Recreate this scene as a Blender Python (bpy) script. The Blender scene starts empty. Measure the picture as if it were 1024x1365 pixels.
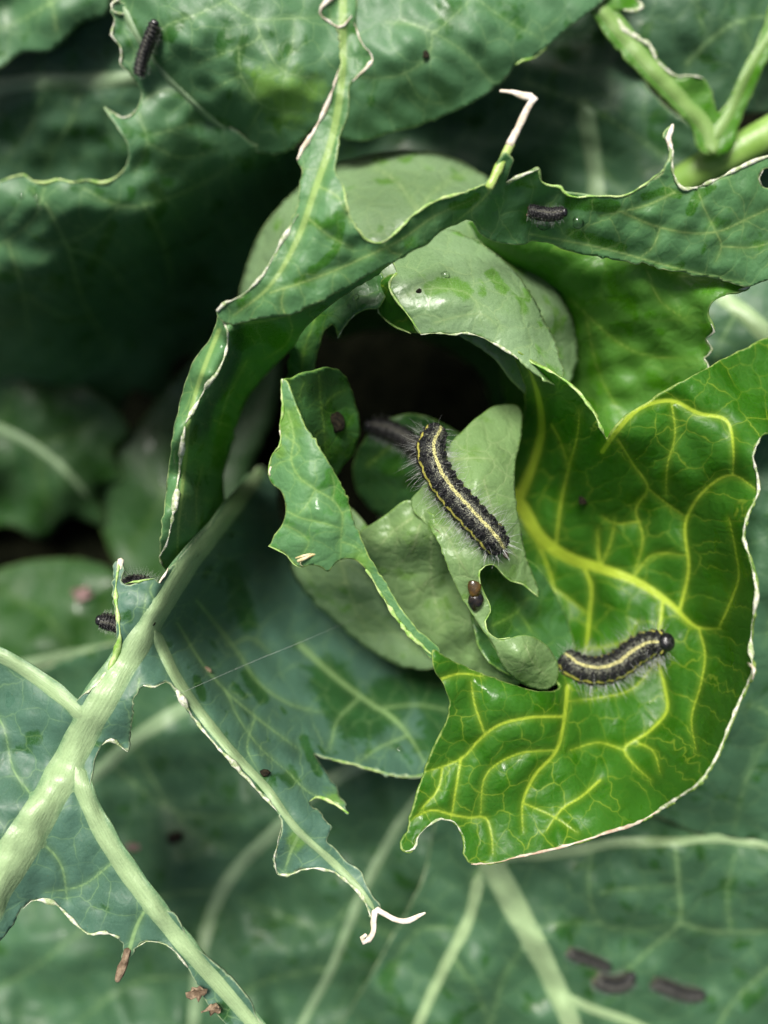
import bpy, bmesh, math, random
import numpy as np
from mathutils import Vector, Matrix
from mathutils.geometry import delaunay_2d_cdt

# ------------------------------------------------------------------ camera, sky, sun, exposure
scene = bpy.context.scene
COL = scene.collection
MM = 0.001
FOCUS = 175.0            # lens height above the focus level, millimetres
LEVEL = 150.0            # focus level above the soil, millimetres
HFOV = math.radians(50)
KPX = math.tan(HFOV / 2) / 512.0

cam_d = bpy.data.cameras.new('camera')
cam = bpy.data.objects.new('camera', cam_d)
COL.objects.link(cam)
cam.location = (0, 0, (LEVEL + FOCUS) * MM)
cam.rotation_euler = (0, 0, 0)
cam_d.sensor_fit = 'HORIZONTAL'
cam_d.sensor_width = 24.0
cam_d.lens = 12.0 / math.tan(HFOV / 2)
cam_d.clip_start = 0.005
cam_d.clip_end = 20.0
cam_d.dof.use_dof = True
cam_d.dof.focus_distance = (FOCUS - 4.0) * MM
cam_d.dof.aperture_fstop = 4.2
scene.camera = cam

SUN_EL, SUN_AZ = math.radians(58), math.radians(-20)      # azimuth from +Y (top of the picture) towards -X
world = bpy.data.worlds.new('World')
scene.world = world
world.use_nodes = True
wn = world.node_tree
sky = wn.nodes.new('ShaderNodeTexSky')
sky.sky_type = 'NISHITA'
sky.sun_disc = False
sky.sun_elevation = SUN_EL
sky.sun_rotation = SUN_AZ
sky.air_density = 1.0
sky.dust_density = 8.0
sky.ozone_density = 1.0
wn.links.new(sky.outputs[0], wn.nodes['Background'].inputs[0])
wn.nodes['Background'].inputs[1].default_value = 0.05

sun_d = bpy.data.lights.new('sun', 'SUN')
sun_d.energy = 3.4
sun_d.angle = math.radians(24)
sun_d.color = (1.0, 0.97, 0.92)
sun = bpy.data.objects.new('sun', sun_d)
COL.objects.link(sun)
_d = Vector((math.sin(SUN_AZ) * math.cos(SUN_EL), math.cos(SUN_AZ) * math.cos(SUN_EL), math.sin(SUN_EL)))
sun.rotation_euler = (-_d).to_track_quat('-Z', 'Y').to_euler()
sun.location = (0, 0, 1)

scene.view_settings.view_transform = 'Standard'
scene.view_settings.look = 'None'
scene.view_settings.gamma = 1.0
scene.view_settings.use_curve_mapping = False
scene.view_settings.exposure = 0.7
scene.render.engine = 'CYCLES'
scene.cycles.use_denoising = True
scene.cycles.max_bounces = 6
scene.cycles.diffuse_bounces = 3
scene.cycles.glossy_bounces = 2
scene.cycles.transmission_bounces = 6
scene.cycles.caustics_reflective = False
scene.cycles.caustics_refractive = False

# ------------------------------------------------------------------ helpers
def at(x, y, z):
    """plan position (photo pixels) and height (mm from focus level) -> world metres"""
    s = (FOCUS - z) * KPX
    return ((x - 512) * s * MM, (682.5 - y) * s * MM, (z + LEVEL) * MM)

def at_np(x, y, z):
    s = (FOCUS - z) * KPX
    return np.stack([(x - 512) * s, (682.5 - y) * s, z + LEVEL], 1) * MM

def tag(o, label=None, cat=None, group=None, kind=None):
    if label: o['label'] = label
    if cat: o['category'] = cat
    if group: o['group'] = group
    if kind: o['kind'] = kind
    return o

def empty(name, loc, parent=None):
    o = bpy.data.objects.new(name, None)
    o.empty_display_size = 0.01
    COL.objects.link(o)
    o.location = loc
    return o

def link_mesh(name, me, mat, parent=None, smooth=True):
    o = bpy.data.objects.new(name, me)
    COL.objects.link(o)
    if mat is not None and len(me.materials) == 0: me.materials.append(mat)
    if smooth: me.polygons.foreach_set('use_smooth', [True] * len(me.polygons))
    if parent is not None:
        o.parent = parent
        o.matrix_parent_inverse = Matrix.Translation(root_loc(parent)).inverted()
    return o

def root_loc(o):
    v = Vector(o.location)
    p = o.parent
    if p is not None and o.type == 'EMPTY': v = v
    return v if o.type == 'EMPTY' else Vector((0, 0, 0))

def pydata(name, verts, faces, mat, parent=None, smooth=True):
    me = bpy.data.meshes.new(name)
    me.from_pydata([tuple(v) for v in verts], [], faces)
    me.update()
    return link_mesh(name, me, mat, parent, smooth)

def catmull(P, step):
    P = np.asarray(P, float)
    n = len(P)
    out = []
    for i in range(n - 1):
        p0 = P[i - 1] if i > 0 else 2 * P[0] - P[1]
        p1, p2 = P[i], P[i + 1]
        p3 = P[i + 2] if i + 2 < n else 2 * P[-1] - P[-2]
        L = np.linalg.norm(p2[:2] - p1[:2])
        k = max(1, int(round(L / step)))
        # centripetal-like tangents, limited so that short spans do not overshoot
        d1 = max(np.linalg.norm(p1[:2] - p0[:2]), 1e-6); d2 = max(L, 1e-6); d3 = max(np.linalg.norm(p3[:2] - p2[:2]), 1e-6)
        m1 = d2 * ((p1 - p0) / d1 * d2 + (p2 - p1) / d2 * d1) / (d1 + d2)
        m2 = d2 * ((p2 - p1) / d2 * d3 + (p3 - p2) / d3 * d2) / (d2 + d3)
        for j in range(k):
            t = j / k
            out.append((2*t**3 - 3*t**2 + 1) * p1 + (t**3 - 2*t**2 + t) * m1 + (-2*t**3 + 3*t**2) * p2 + (t**3 - t**2) * m2)
    out.append(P[-1])
    return np.array(out)

def catmull_closed(P, step):
    P = [tuple(p) for p in P]
    k = 2
    Q = P[-k:] + P + P[:k + 1]
    # resample span by span and keep the closed loop only
    Q = np.asarray(Q, float)
    seg = catmull(Q, step)
    a = int(np.argmin(np.linalg.norm(seg - Q[k], axis=1)))
    best = None
    tail = seg[a + 3:]
    b = a + 3 + int(np.argmin(np.linalg.norm(tail - Q[k], axis=1)))
    return seg[a:b]

def waves(seed, scale, n=9):
    r = np.random.RandomState(seed)
    ang = r.rand(n) * 6.283; ph = r.rand(n) * 6.283; f = (0.5 + r.rand(n)) / scale * 6.283
    amp = 1.0 / np.sqrt(n) * 1.4
    def fn(x, y):
        s = np.zeros_like(x, dtype=float)
        for a, p, q in zip(ang, ph, f):
            s += np.sin((x * math.cos(a) + y * math.sin(a)) * q + p)
        return s * amp
    return fn

class TPS:
    def __init__(self, pts, lam=2e-4):
        P = np.asarray(pts, float)
        self.X = P[:, :2] / 100.0
        z = P[:, 2]
        n = len(P)
        K = self.U(self.X, self.X) + lam * np.eye(n) * 10
        A = np.zeros((n + 3, n + 3))
        A[:n, :n] = K; A[:n, n] = 1; A[:n, n+1:] = self.X; A[n, :n] = 1; A[n+1:, :n] = self.X.T
        b = np.zeros(n + 3); b[:n] = z
        self.w = np.linalg.solve(A, b)
    @staticmethod
    def U(a, b):
        d2 = ((a[:, None, :] - b[None, :, :]) ** 2).sum(2)
        return 0.5 * d2 * np.log(d2 + 1e-12)
    def __call__(self, x, y):
        q = np.stack([np.atleast_1d(x), np.atleast_1d(y)], 1).astype(float) / 100.0
        n = len(self.X)
        return self.U(q, self.X) @ self.w[:n] + self.w[n] + q @ self.w[n+1:]

def inside(poly, x, y):
    c = np.zeros(len(x), bool)
    px, py = poly[:, 0], poly[:, 1]
    j = len(poly) - 1
    for i in range(len(poly)):
        yi, yj, xi, xj = py[i], py[j], px[i], px[j]
        if yi != yj:
            m = ((yi > y) != (yj > y))
            c ^= m & (x < (xj - xi) * (y - yi) / (yj - yi) + xi)
        j = i
    return c

def seg_dist(x, y, A, B):
    d = B - A
    L2 = max((d * d).sum(), 1e-9)
    t = np.clip(((x - A[0]) * d[0] + (y - A[1]) * d[1]) / L2, 0, 1)
    return np.hypot(x - A[0] - t * d[0], y - A[1] - t * d[1]), t

def poly_dist(x, y, poly, closed=True, cap=40.0):
    out = np.full(len(x), cap)
    n = len(poly)
    for i in range(n if closed else n - 1):
        A, B = poly[i], poly[(i + 1) % n]
        m = (x > min(A[0], B[0]) - cap) & (x < max(A[0], B[0]) + cap) & (y > min(A[1], B[1]) - cap) & (y < max(A[1], B[1]) + cap)
        if m.any():
            d, _ = seg_dist(x[m], y[m], A, B)
            out[m] = np.minimum(out[m], d)
    return out

# ------------------------------------------------------------------ materials
def new_mat(name):
    m = bpy.data.materials.new(name)
    m.use_nodes = True
    nt = m.node_tree
    for n in list(nt.nodes): nt.nodes.remove(n)
    return m, nt

class NT:
    def __init__(self, nt): self.nt = nt
    def n(self, t, **kw):
        nd = self.nt.nodes.new(t)
        for k, v in kw.items():
            if k.startswith('i_'):
                key = k[2:]
                key = int(key) if key.isdigit() else key.replace('_', ' ')
                nd.inputs[key].default_value = v
            else: setattr(nd, k, v)
        return nd
    def l(self, a, b): self.nt.links.new(a, b)
    def math(self, op, a, b=None, c=None, clamp=False):
        nd = self.nt.nodes.new('ShaderNodeMath'); nd.operation = op; nd.use_clamp = clamp
        for i, v in enumerate((a, b, c)):
            if v is None: continue
            if isinstance(v, (int, float)): nd.inputs[i].default_value = v
            else: self.l(v, nd.inputs[i])
        return nd.outputs[0]
    def mapr(self, v, a, b, c, d, smooth=True):
        nd = self.nt.nodes.new('ShaderNodeMapRange')
        nd.interpolation_type = 'SMOOTHSTEP' if smooth else 'LINEAR'
        self.l(v, nd.inputs[0])
        for i, q in enumerate((a, b, c, d)): nd.inputs[i + 1].default_value = q
        return nd.outputs[0]
    def mix(self, f, a, b):
        nd = self.nt.nodes.new('ShaderNodeMix'); nd.data_type = 'RGBA'
        for s, v in ((0, f), (6, a), (7, b)):
            if isinstance(v, (int, float)): nd.inputs[s].default_value = v
            elif isinstance(v, tuple): nd.inputs[s].default_value = (*v, 1) if len(v) == 3 else v
            else: self.l(v, nd.inputs[s])
        return nd.outputs[2]
    def mixf(self, f, a, b):
        nd = self.nt.nodes.new('ShaderNodeMix'); nd.data_type = 'FLOAT'
        for s, v in ((0, f), (2, a), (3, b)):
            if isinstance(v, (int, float)): nd.inputs[s].default_value = v
            else: self.l(v, nd.inputs[s])
        return nd.outputs[0]
    def noise(self, vec, scale, detail=3.0, rough=0.55, w=0.0):
        nd = self.nt.nodes.new('ShaderNodeTexNoise'); nd.noise_dimensions = '3D'
        if w:
            ad = self.nt.nodes.new('ShaderNodeVectorMath'); ad.inputs[1].default_value = (w * 13.7, w * 7.9, w * 3.3)
            self.l(vec, ad.inputs[0]); vec = ad.outputs[0]
        self.l(vec, nd.inputs['Vector']); nd.inputs['Scale'].default_value = scale
        nd.inputs['Detail'].default_value = detail; nd.inputs['Roughness'].default_value = rough
        return nd
    def voro(self, vec, scale):
        nd = self.nt.nodes.new('ShaderNodeTexVoronoi'); nd.feature = 'DISTANCE_TO_EDGE'; nd.voronoi_dimensions = '2D'
        self.l(vec, nd.inputs['Vector']); nd.inputs['Scale'].default_value = scale
        return nd.outputs['Distance']

def leaf_mat(name, wax, rub, vein, edge=(0.62, 0.68, 0.45), rub_amt=0.35, net=0.5, cell=6.0, trans=0.3, trans_col=None, rough=0.45,
             wet=0.2, seed=0.0, halo=0.35, edge_w=2.2, bump=0.5, coat=0.0, vein_a=0.9):
    m, t = new_mat(name)
    g = NT(t)
    tc = g.n('ShaderNodeTexCoord')
    mp = g.n('ShaderNodeMapping'); mp.inputs['Scale'].default_value = (1000, 1000, 1000); mp.inputs['Location'].default_value = (seed * 37.1, seed * 11.3, seed * 5.7)
    g.l(tc.outputs['Object'], mp.inputs['Vector'])
    P = mp.outputs[0]                                   # millimetres
    warpn = g.noise(P, 0.22, 2.0, w=seed)
    wv = g.n('ShaderNodeVectorMath', operation='MULTIPLY_ADD'); g.l(warpn.outputs['Color'], wv.inputs[0]); wv.inputs[1].default_value = (3.2, 3.2, 3.2); g.l(P, wv.inputs[2])
    W = wv.outputs[0]
    av = g.n('ShaderNodeAttribute', attribute_name='vein').outputs['Fac']
    ae = g.n('ShaderNodeAttribute', attribute_name='edge').outputs['Fac']
    vm = g.mapr(av, -1.5, 1.5, 1.0, 0.0)
    vh = g.mapr(av, -2.0, 13.0, 1.0, 0.0)
    vh = g.math('MULTIPLY', vh, vh)
    v1 = g.voro(W, 1.0 / cell)
    v2 = g.voro(W, 1.0 / (cell * 0.36))
    n1 = g.mapr(v1, 0.0, 0.04, 1.0, 0.0)
    n1h = g.mapr(v1, 0.0, 0.22, 1.0, 0.0)
    n2 = g.mapr(v2, 0.0, 0.09, 1.0, 0.0)
    fade = g.mapr(g.noise(P, 0.12, 2.0, w=seed + 9).outputs['Fac'], 0.35, 0.62, 0.25, 1.0)
    # bloom rubbed off in patches
    pn = g.noise(W, 0.11, 2.0, 0.6, w=seed + 5).outputs['Fac']
    pf = g.noise(W, 0.55, 2.0, 0.6, w=seed + 15).outputs['Fac']
    patch = g.mapr(g.math('ADD', pn, g.math('MULTIPLY', g.math('SUBTRACT', pf, 0.5), 0.16)), 0.70 - rub_amt * 0.38, 0.78 - rub_amt * 0.30, 0.0, 1.0)
    ar = g.n('ShaderNodeAttribute', attribute_name='rubbed').outputs['Fac']
    ab = g.n('ShaderNodeAttribute', attribute_name='blotch').outputs['Fac']
    patch = g.math('MAXIMUM', patch, g.mapr(g.math('ADD', ar, g.math('MULTIPLY', g.math('SUBTRACT', pf, 0.5), 0.8)), 0.18, 0.55, 0.0, 1.0))
    tone = g.noise(P, 0.06, 1.0, w=seed + 2).outputs['Fac']
    fine = g.noise(P, 3.5, 2.0, 0.65, w=seed + 6).outputs['Fac']
    c = g.mix(patch, wax, rub)
    dark = g.mix(0.5, c, tuple(x * 0.55 for x in rub))
    c = g.mix(g.mapr(tone, 0.3, 0.7, 0.55, 0.0), c, dark)
    c = g.mix(g.mapr(fine, 0.35, 0.75, 0.0, 0.22), c, tuple(min(1, x * 1.7 + 0.02) for x in wax))
    c = g.mix(g.mapr(g.math('ADD', ab, g.math('MULTIPLY', g.math('SUBTRACT', pf, 0.5), 0.9)), 0.10, 0.85, 0.0, 0.7), c, (0.17, 0.35, 0.04))
    soft = tuple(0.45 * a + 0.55 * b for a, b in zip(vein, rub))
    c = g.mix(g.math('MULTIPLY', vh, halo), c, soft)
    c = g.mix(g.math('MULTIPLY', g.math('MULTIPLY', n1h, fade), net * 0.30), c, soft)
    c = g.mix(g.math('MULTIPLY', n2, g.math('MULTIPLY', fade, net * 0.28)), c, soft)
    c = g.mix(g.math('MULTIPLY', n1, g.math('MULTIPLY', fade, net)), c, vein)
    vtone = g.mix(g.mapr(fine, 0.3, 0.7, 0.0, 0.35), vein, tuple(x * 0.72 for x in vein))
    c = g.mix(g.math('MULTIPLY', vm, vein_a), c, vtone)
    # healed, corky margin
    en = g.math('ADD', ae, g.math('MULTIPLY', g.math('SUBTRACT', g.noise(P, 0.9, 1.0, w=seed + 8).outputs['Fac'], 0.5), 3.0))
    em = g.mapr(en, edge_w * 0.55, edge_w * 1.25, 1.0, 0.0)
    c = g.mix(g.math('MULTIPLY', em, g.mapr(pf, 0.35, 0.6, 0.25, 0.75)), c, edge)
    # specks
    sp = g.mapr(g.noise(P, 1.9, 2.0, 0.4, w=seed + 21).outputs['Fac'], 0.735, 0.765, 0.0, 0.55)
    c = g.mix(sp, c, (0.10, 0.12, 0.05))
    # gloss
    r = g.mixf(patch, rough, rough * 0.7)
    r = g.math('ADD', r, g.mapr(fine, 0.3, 0.7, -0.07, 0.09))
    wetm = g.mapr(g.noise(P, 0.16, 2.0, 0.5, w=seed + 31).outputs['Fac'], 0.66 - wet * 0.25, 0.69 - wet * 0.25, 0.0, 1.0)
    r = g.mixf(wetm, r, 0.20)
    # relief
    h = g.math('MULTIPLY', g.mapr(v1, 0.0, 0.3, 0.0, 1.0), 0.30)
    h = g.math('ADD', h, g.math('MULTIPLY', g.mapr(v2, 0.0, 0.3, 0.0, 1.0), 0.09))
    h = g.math('ADD', h, g.math('MULTIPLY', fine, 0.07))
    h = g.math('ADD', h, g.math('MULTIPLY', warpn.outputs['Fac'], 0.3))
    bp = g.n('ShaderNodeBump'); bp.inputs['Strength'].default_value = bump; bp.inputs['Distance'].default_value = 0.0011
    g.l(h, bp.inputs['Height'])
    b = g.n('ShaderNodeBsdfPrincipled')
    g.l(c, b.inputs['Base Color']); g.l(r, b.inputs['Roughness']); g.l(bp.outputs[0], b.inputs['Normal'])
    b.inputs['Specular IOR Level'].default_value = 0.5
    if coat: b.inputs['Coat Weight'].default_value = coat; b.inputs['Coat Roughness'].default_value = 0.18
    tr = g.n('ShaderNodeBsdfTranslucent')
    tcn = trans_col or tuple(min(1, x * y) for x, y in zip(rub, (1.6, 1.5, 0.6)))
    tcol = g.mix(g.math('MULTIPLY', vm, vein_a), tcn, tuple(min(1, x * 1.1) for x in vein))
    tcol = g.mix(g.math('MULTIPLY', n1, net * 0.7), tcol, vein)
    g.l(tcol, tr.inputs['Color']); g.l(bp.outputs[0], tr.inputs['Normal'])
    ms = g.n('ShaderNodeMixShader'); ms.inputs[0].default_value = trans
    g.l(b.outputs[0], ms.inputs[1]); g.l(tr.outputs[0], ms.inputs[2])
    o = g.n('ShaderNodeOutputMaterial'); g.l(ms.outputs[0], o.inputs['Surface'])
    return m

def simple_mat(name, c1, c2, scale=0.6, rough=0.5, bump=0.3, dist=0.0004, spec=0.5, trans=0.0, detail=4.0, lo=0.35, hi=0.65, coat=0.0, stretch=(1, 1, 1), sss=0.0):
    m, t = new_mat(name)
    g = NT(t)
    tc = g.n('ShaderNodeTexCoord')
    mp = g.n('ShaderNodeMapping'); mp.inputs['Scale'].default_value = tuple(1000 * s for s in stretch)
    g.l(tc.outputs['Object'], mp.inputs['Vector'])
    nz = g.noise(mp.outputs[0], scale, detail, 0.6).outputs['Fac']
    c = g.mix(g.mapr(nz, lo, hi, 0, 1), c1, c2)
    nf = g.noise(mp.outputs[0], scale * 5, 3.0, 0.6, w=4).outputs['Fac']
    bp = g.n('ShaderNodeBump'); bp.inputs['Strength'].default_value = bump; bp.inputs['Distance'].default_value = dist
    g.l(g.math('ADD', nz, g.math('MULTIPLY', nf, 0.4)), bp.inputs['Height'])
    b = g.n('ShaderNodeBsdfPrincipled')
    g.l(c, b.inputs['Base Color']); g.l(bp.outputs[0], b.inputs['Normal'])
    g.l(g.math('ADD', rough, g.mapr(nf, 0.3, 0.7, -0.08, 0.08)), b.inputs['Roughness'])
    b.inputs['Specular IOR Level'].default_value = spec
    if coat: b.inputs['Coat Weight'].default_value = coat; b.inputs['Coat Roughness'].default_value = 0.08
    o = g.n('ShaderNodeOutputMaterial')
    if trans:
        tr = g.n('ShaderNodeBsdfTranslucent'); g.l(c, tr.inputs['Color'])
        ms = g.n('ShaderNodeMixShader'); ms.inputs[0].default_value = trans
        g.l(b.outputs[0], ms.inputs[1]); g.l(tr.outputs[0], ms.inputs[2]); g.l(ms.outputs[0], o.inputs['Surface'])
    else: g.l(b.outputs[0], o.inputs['Surface'])
    return m

def rib_mat_(name, mid, side, rough=0.36):
    m, t = new_mat(name)
    g = NT(t)
    tc = g.n('ShaderNodeTexCoord')
    mp = g.n('ShaderNodeMapping'); mp.inputs['Scale'].default_value = (1000, 1000, 1000)
    g.l(tc.outputs['Object'], mp.inputs['Vector'])
    ac = g.n('ShaderNodeAttribute', attribute_name='across').outputs['Fac']
    al = g.n('ShaderNodeAttribute', attribute_name='along').outputs['Fac']
    cb = g.n('ShaderNodeCombineXYZ'); g.l(g.math('MULTIPLY', ac, 9.0), cb.inputs[0]); g.l(g.math('MULTIPLY', al, 0.25), cb.inputs[1])
    st = g.noise(cb.outputs[0], 1.0, 3.0, 0.6).outputs['Fac']
    bl = g.noise(mp.outputs[0], 0.25, 3.0, 0.6).outputs['Fac']
    fn = g.noise(mp.outputs[0], 2.5, 3.0, 0.6, w=3).outputs['Fac']
    f = g.math('ADD', ac, g.math('MULTIPLY', g.math('SUBTRACT', bl, 0.5), 0.7))
    c = g.mix(g.mapr(f, 0.38, 0.95, 0.0, 1.0), mid, side)
    c = g.mix(g.mapr(st, 0.35, 0.7, 0.0, 0.6), c, tuple(0.72 * x for x in mid))
    c = g.mix(g.mapr(fn, 0.45, 0.75, 0.0, 0.3), c, tuple(min(1, 1.25 * x) for x in mid))
    bp = g.n('ShaderNodeBump'); bp.inputs['Strength'].default_value = 0.4; bp.inputs['Distance'].default_value = 0.0006
    g.l(g.math('ADD', g.math('MULTIPLY', st, 0.6), g.math('ADD', g.math('MULTIPLY', fn, 0.25), bl)), bp.inputs['Height'])
    b = g.n('ShaderNodeBsdfPrincipled')
    g.l(c, b.inputs['Base Color']); g.l(bp.outputs[0], b.inputs['Normal'])
    g.l(g.math('ADD', rough, g.mapr(fn, 0.3, 0.7, -0.1, 0.1)), b.inputs['Roughness'])
    o = g.n('ShaderNodeOutputMaterial'); g.l(b.outputs[0], o.inputs['Surface'])
    return m

WAX, RUB = (0.080, 0.200, 0.084), (0.026, 0.120, 0.012)
VEIN = (0.27, 0.44, 0.17)
M = {}
M['outer'] = leaf_mat('waxy_outer_leaf', WAX, RUB, VEIN, rub_amt=0.34, net=0.30, cell=7, trans=0.18, wet=-0.25, seed=1.0, rough=0.50, edge=(0.40, 0.50, 0.26), edge_w=1.4, vein_a=0.7, bump=0.25)
M['outer_shaded'] = leaf_mat('shaded_outer_leaf', (0.050, 0.128, 0.060), (0.020, 0.088, 0.010), (0.20, 0.34, 0.14), rub_amt=0.34, net=0.28, cell=7.5, trans=0.12, wet=-0.25, seed=11.0, rough=0.52, edge=(0.34, 0.42, 0.22), edge_w=1.4, vein_a=0.7, bump=0.35)  # darker copy of the outer leaf, shade of deep-lying leaves painted in
M['shade'] = leaf_mat('shade_painted_green_leaf', (0.030, 0.085, 0.024), (0.018, 0.068, 0.008), (0.12, 0.22, 0.06), rub_amt=0.5, net=0.2, cell=7.5, trans=0.10, seed=12.0, rough=0.55, edge=(0.16, 0.24, 0.08), edge_w=1.4, vein_a=0.6, bump=0.35)  # greener, less waxy leaf, darkened further to paint in the recess shade
M['front'] = leaf_mat('waxy_front_leaf', (0.070, 0.160, 0.108), (0.020, 0.088, 0.014), (0.27, 0.44, 0.17), rub_amt=0.22, net=0.26, cell=6, trans=0.14, wet=-0.25, seed=2.0, rough=0.50, edge=(0.40, 0.50, 0.28), edge_w=1.4, vein_a=0.75, bump=0.3)
M['sweep'] = leaf_mat('waxy_sweep_leaf', (0.118, 0.280, 0.112), (0.045, 0.180, 0.010), (0.40, 0.58, 0.18), rub_amt=0.30, net=0.30, cell=5.5, trans=0.34, trans_col=(0.18, 0.46, 0.01), seed=3.0, rough=0.44, wet=0.05, edge=(0.48, 0.60, 0.26), edge_w=1.4, vein_a=0.8, bump=0.35)
M['bright'] = leaf_mat('bright_inner_leaf', (0.050, 0.190, 0.014), (0.034, 0.155, 0.004), (0.62, 0.78, 0.075), rub_amt=0.50, net=0.30, cell=5.5, trans=0.45, trans_col=(0.22, 0.56, 0.004), seed=4.0, rough=0.48, wet=0.06, halo=0.45, edge=(0.48, 0.60, 0.18), edge_w=1.4, bump=0.4, vein_a=0.95)
M['flap'] = leaf_mat('chewed_flap_leaf', (0.120, 0.28, 0.110), (0.065, 0.25, 0.03), (0.32, 0.52, 0.15), rub_amt=0.3, net=0.28, cell=4.6, trans=0.28, seed=5.0, rough=0.46, wet=0.1, edge=(0.42, 0.58, 0.15), edge_w=1.5, bump=0.35, vein_a=0.8)
M['pale'] = leaf_mat('pale_head_leaf', (0.225, 0.365, 0.145), (0.165, 0.315, 0.075), (0.42, 0.54, 0.26), rub_amt=0.3, net=0.38, cell=4.6, trans=0.34, trans_col=(0.34, 0.52, 0.08), seed=6.0, rough=0.36, wet=0.15, edge=(0.26, 0.46, 0.10), edge_w=1.2, bump=0.45, coat=0.1)
M['cream'] = leaf_mat('pale_outer_head_leaf', (0.225, 0.355, 0.175), (0.115, 0.275, 0.040), (0.36, 0.50, 0.22), rub_amt=0.34, net=0.34, cell=5.5, trans=0.25, seed=7.0, rough=0.32, wet=0.35, edge=(0.36, 0.52, 0.18), edge_w=1.2, bump=0.4, coat=0.2, vein_a=0.7)
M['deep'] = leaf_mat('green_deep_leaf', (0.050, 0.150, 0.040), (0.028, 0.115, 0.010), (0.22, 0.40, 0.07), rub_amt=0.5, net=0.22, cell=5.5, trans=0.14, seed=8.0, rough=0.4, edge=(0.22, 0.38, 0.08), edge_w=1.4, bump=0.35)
M['lime'] = leaf_mat('lime_back_leaf', (0.115, 0.30, 0.045), (0.075, 0.27, 0.006), (0.36, 0.56, 0.09), rub_amt=0.5, net=0.15, cell=8.0, trans=0.45, trans_col=(0.24, 0.58, 0.004), seed=9.0, rough=0.42, edge=(0.40, 0.55, 0.2), edge_w=1.4, vein_a=0.7)
M['rib'] = rib_mat_('pale_leaf_rib', (0.31, 0.44, 0.22), (0.095, 0.205, 0.095))
M['rib_dim'] = rib_mat_('grey_green_rib', (0.25, 0.37, 0.20), (0.075, 0.17, 0.075), 0.42)
M['rib_lime'] = rib_mat_('yellow_green_rib', (0.20, 0.34, 0.09), (0.08, 0.21, 0.035), 0.42)
M['stalk'] = simple_mat('yellow_green_stalk', (0.17, 0.32, 0.05), (0.24, 0.40, 0.09), 0.2, 0.42, 0.3, 0.0004)
M['spur'] = simple_mat('green_spur', (0.30, 0.46, 0.08), (0.46, 0.58, 0.20), 0.4, 0.35, 0.4, 0.0004)
M['cork'] = simple_mat('corky_white_margin', (0.30, 0.40, 0.17), (0.70, 0.70, 0.58), 0.8, 0.5, 0.8, 0.0005)
M['tanrim'] = simple_mat('tan_dry_margin', (0.44, 0.30, 0.21), (0.66, 0.62, 0.48), 0.35, 0.5, 0.6, 0.0004)
M['limerim'] = simple_mat('yellow_green_margin', (0.20, 0.40, 0.06), (0.50, 0.63, 0.26), 0.5, 0.4, 0.6, 0.0004)
M['dry'] = simple_mat('withered_leaf_tip', (0.62, 0.52, 0.38), (0.84, 0.79, 0.68), 0.5, 0.6, 0.6, 0.0005)
M['brown'] = simple_mat('brown_dry_scrap', (0.10, 0.065, 0.035), (0.30, 0.22, 0.14), 0.5, 0.7, 0.8, 0.0006)
M['soil'] = simple_mat('shade_black_soil', (0.003, 0.004, 0.002), (0.007, 0.008, 0.004), 0.12, 0.9, 1.0, 0.003, spec=0.03)  # soil colour pushed near black to paint in the deep shade
M['stem'] = simple_mat('cabbage_stem', (0.20, 0.27, 0.14), (0.30, 0.33, 0.22), 0.15, 0.6, 0.6, 0.001)

# ------------------------------------------------------------------ ground and plant root
def build_soil():
    n, R = 70, 0.75
    xs = np.linspace(-R, R, n)
    X, Y = np.meshgrid(xs, xs)
    w1, w2, w3 = waves(1, 0.16), waves(2, 0.05), waves(3, 0.02)
    Z = 0.006 * w1(X, Y) + 0.003 * w2(X, Y) + 0.0015 * w3(X, Y) - 0.004
    v = np.stack([X.ravel(), Y.ravel(), Z.ravel()], 1)
    f = [(j*n+i, j*n+i+1, (j+1)*n+i+1, (j+1)*n+i) for j in range(n-1) for i in range(n-1)]
    o = pydata('soil', v, f, M['soil'])
    tag(o, 'garden soil under the cabbage, blackened with painted shade', 'soil', kind='structure')
build_soil()

BX, BY, _ = at(560, 660, -60)
plant = empty('cabbage_plant', (BX, BY, 0))
tag(plant, 'caterpillar chewed green cabbage with ragged leaves round a pale heart', 'cabbage')

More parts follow.
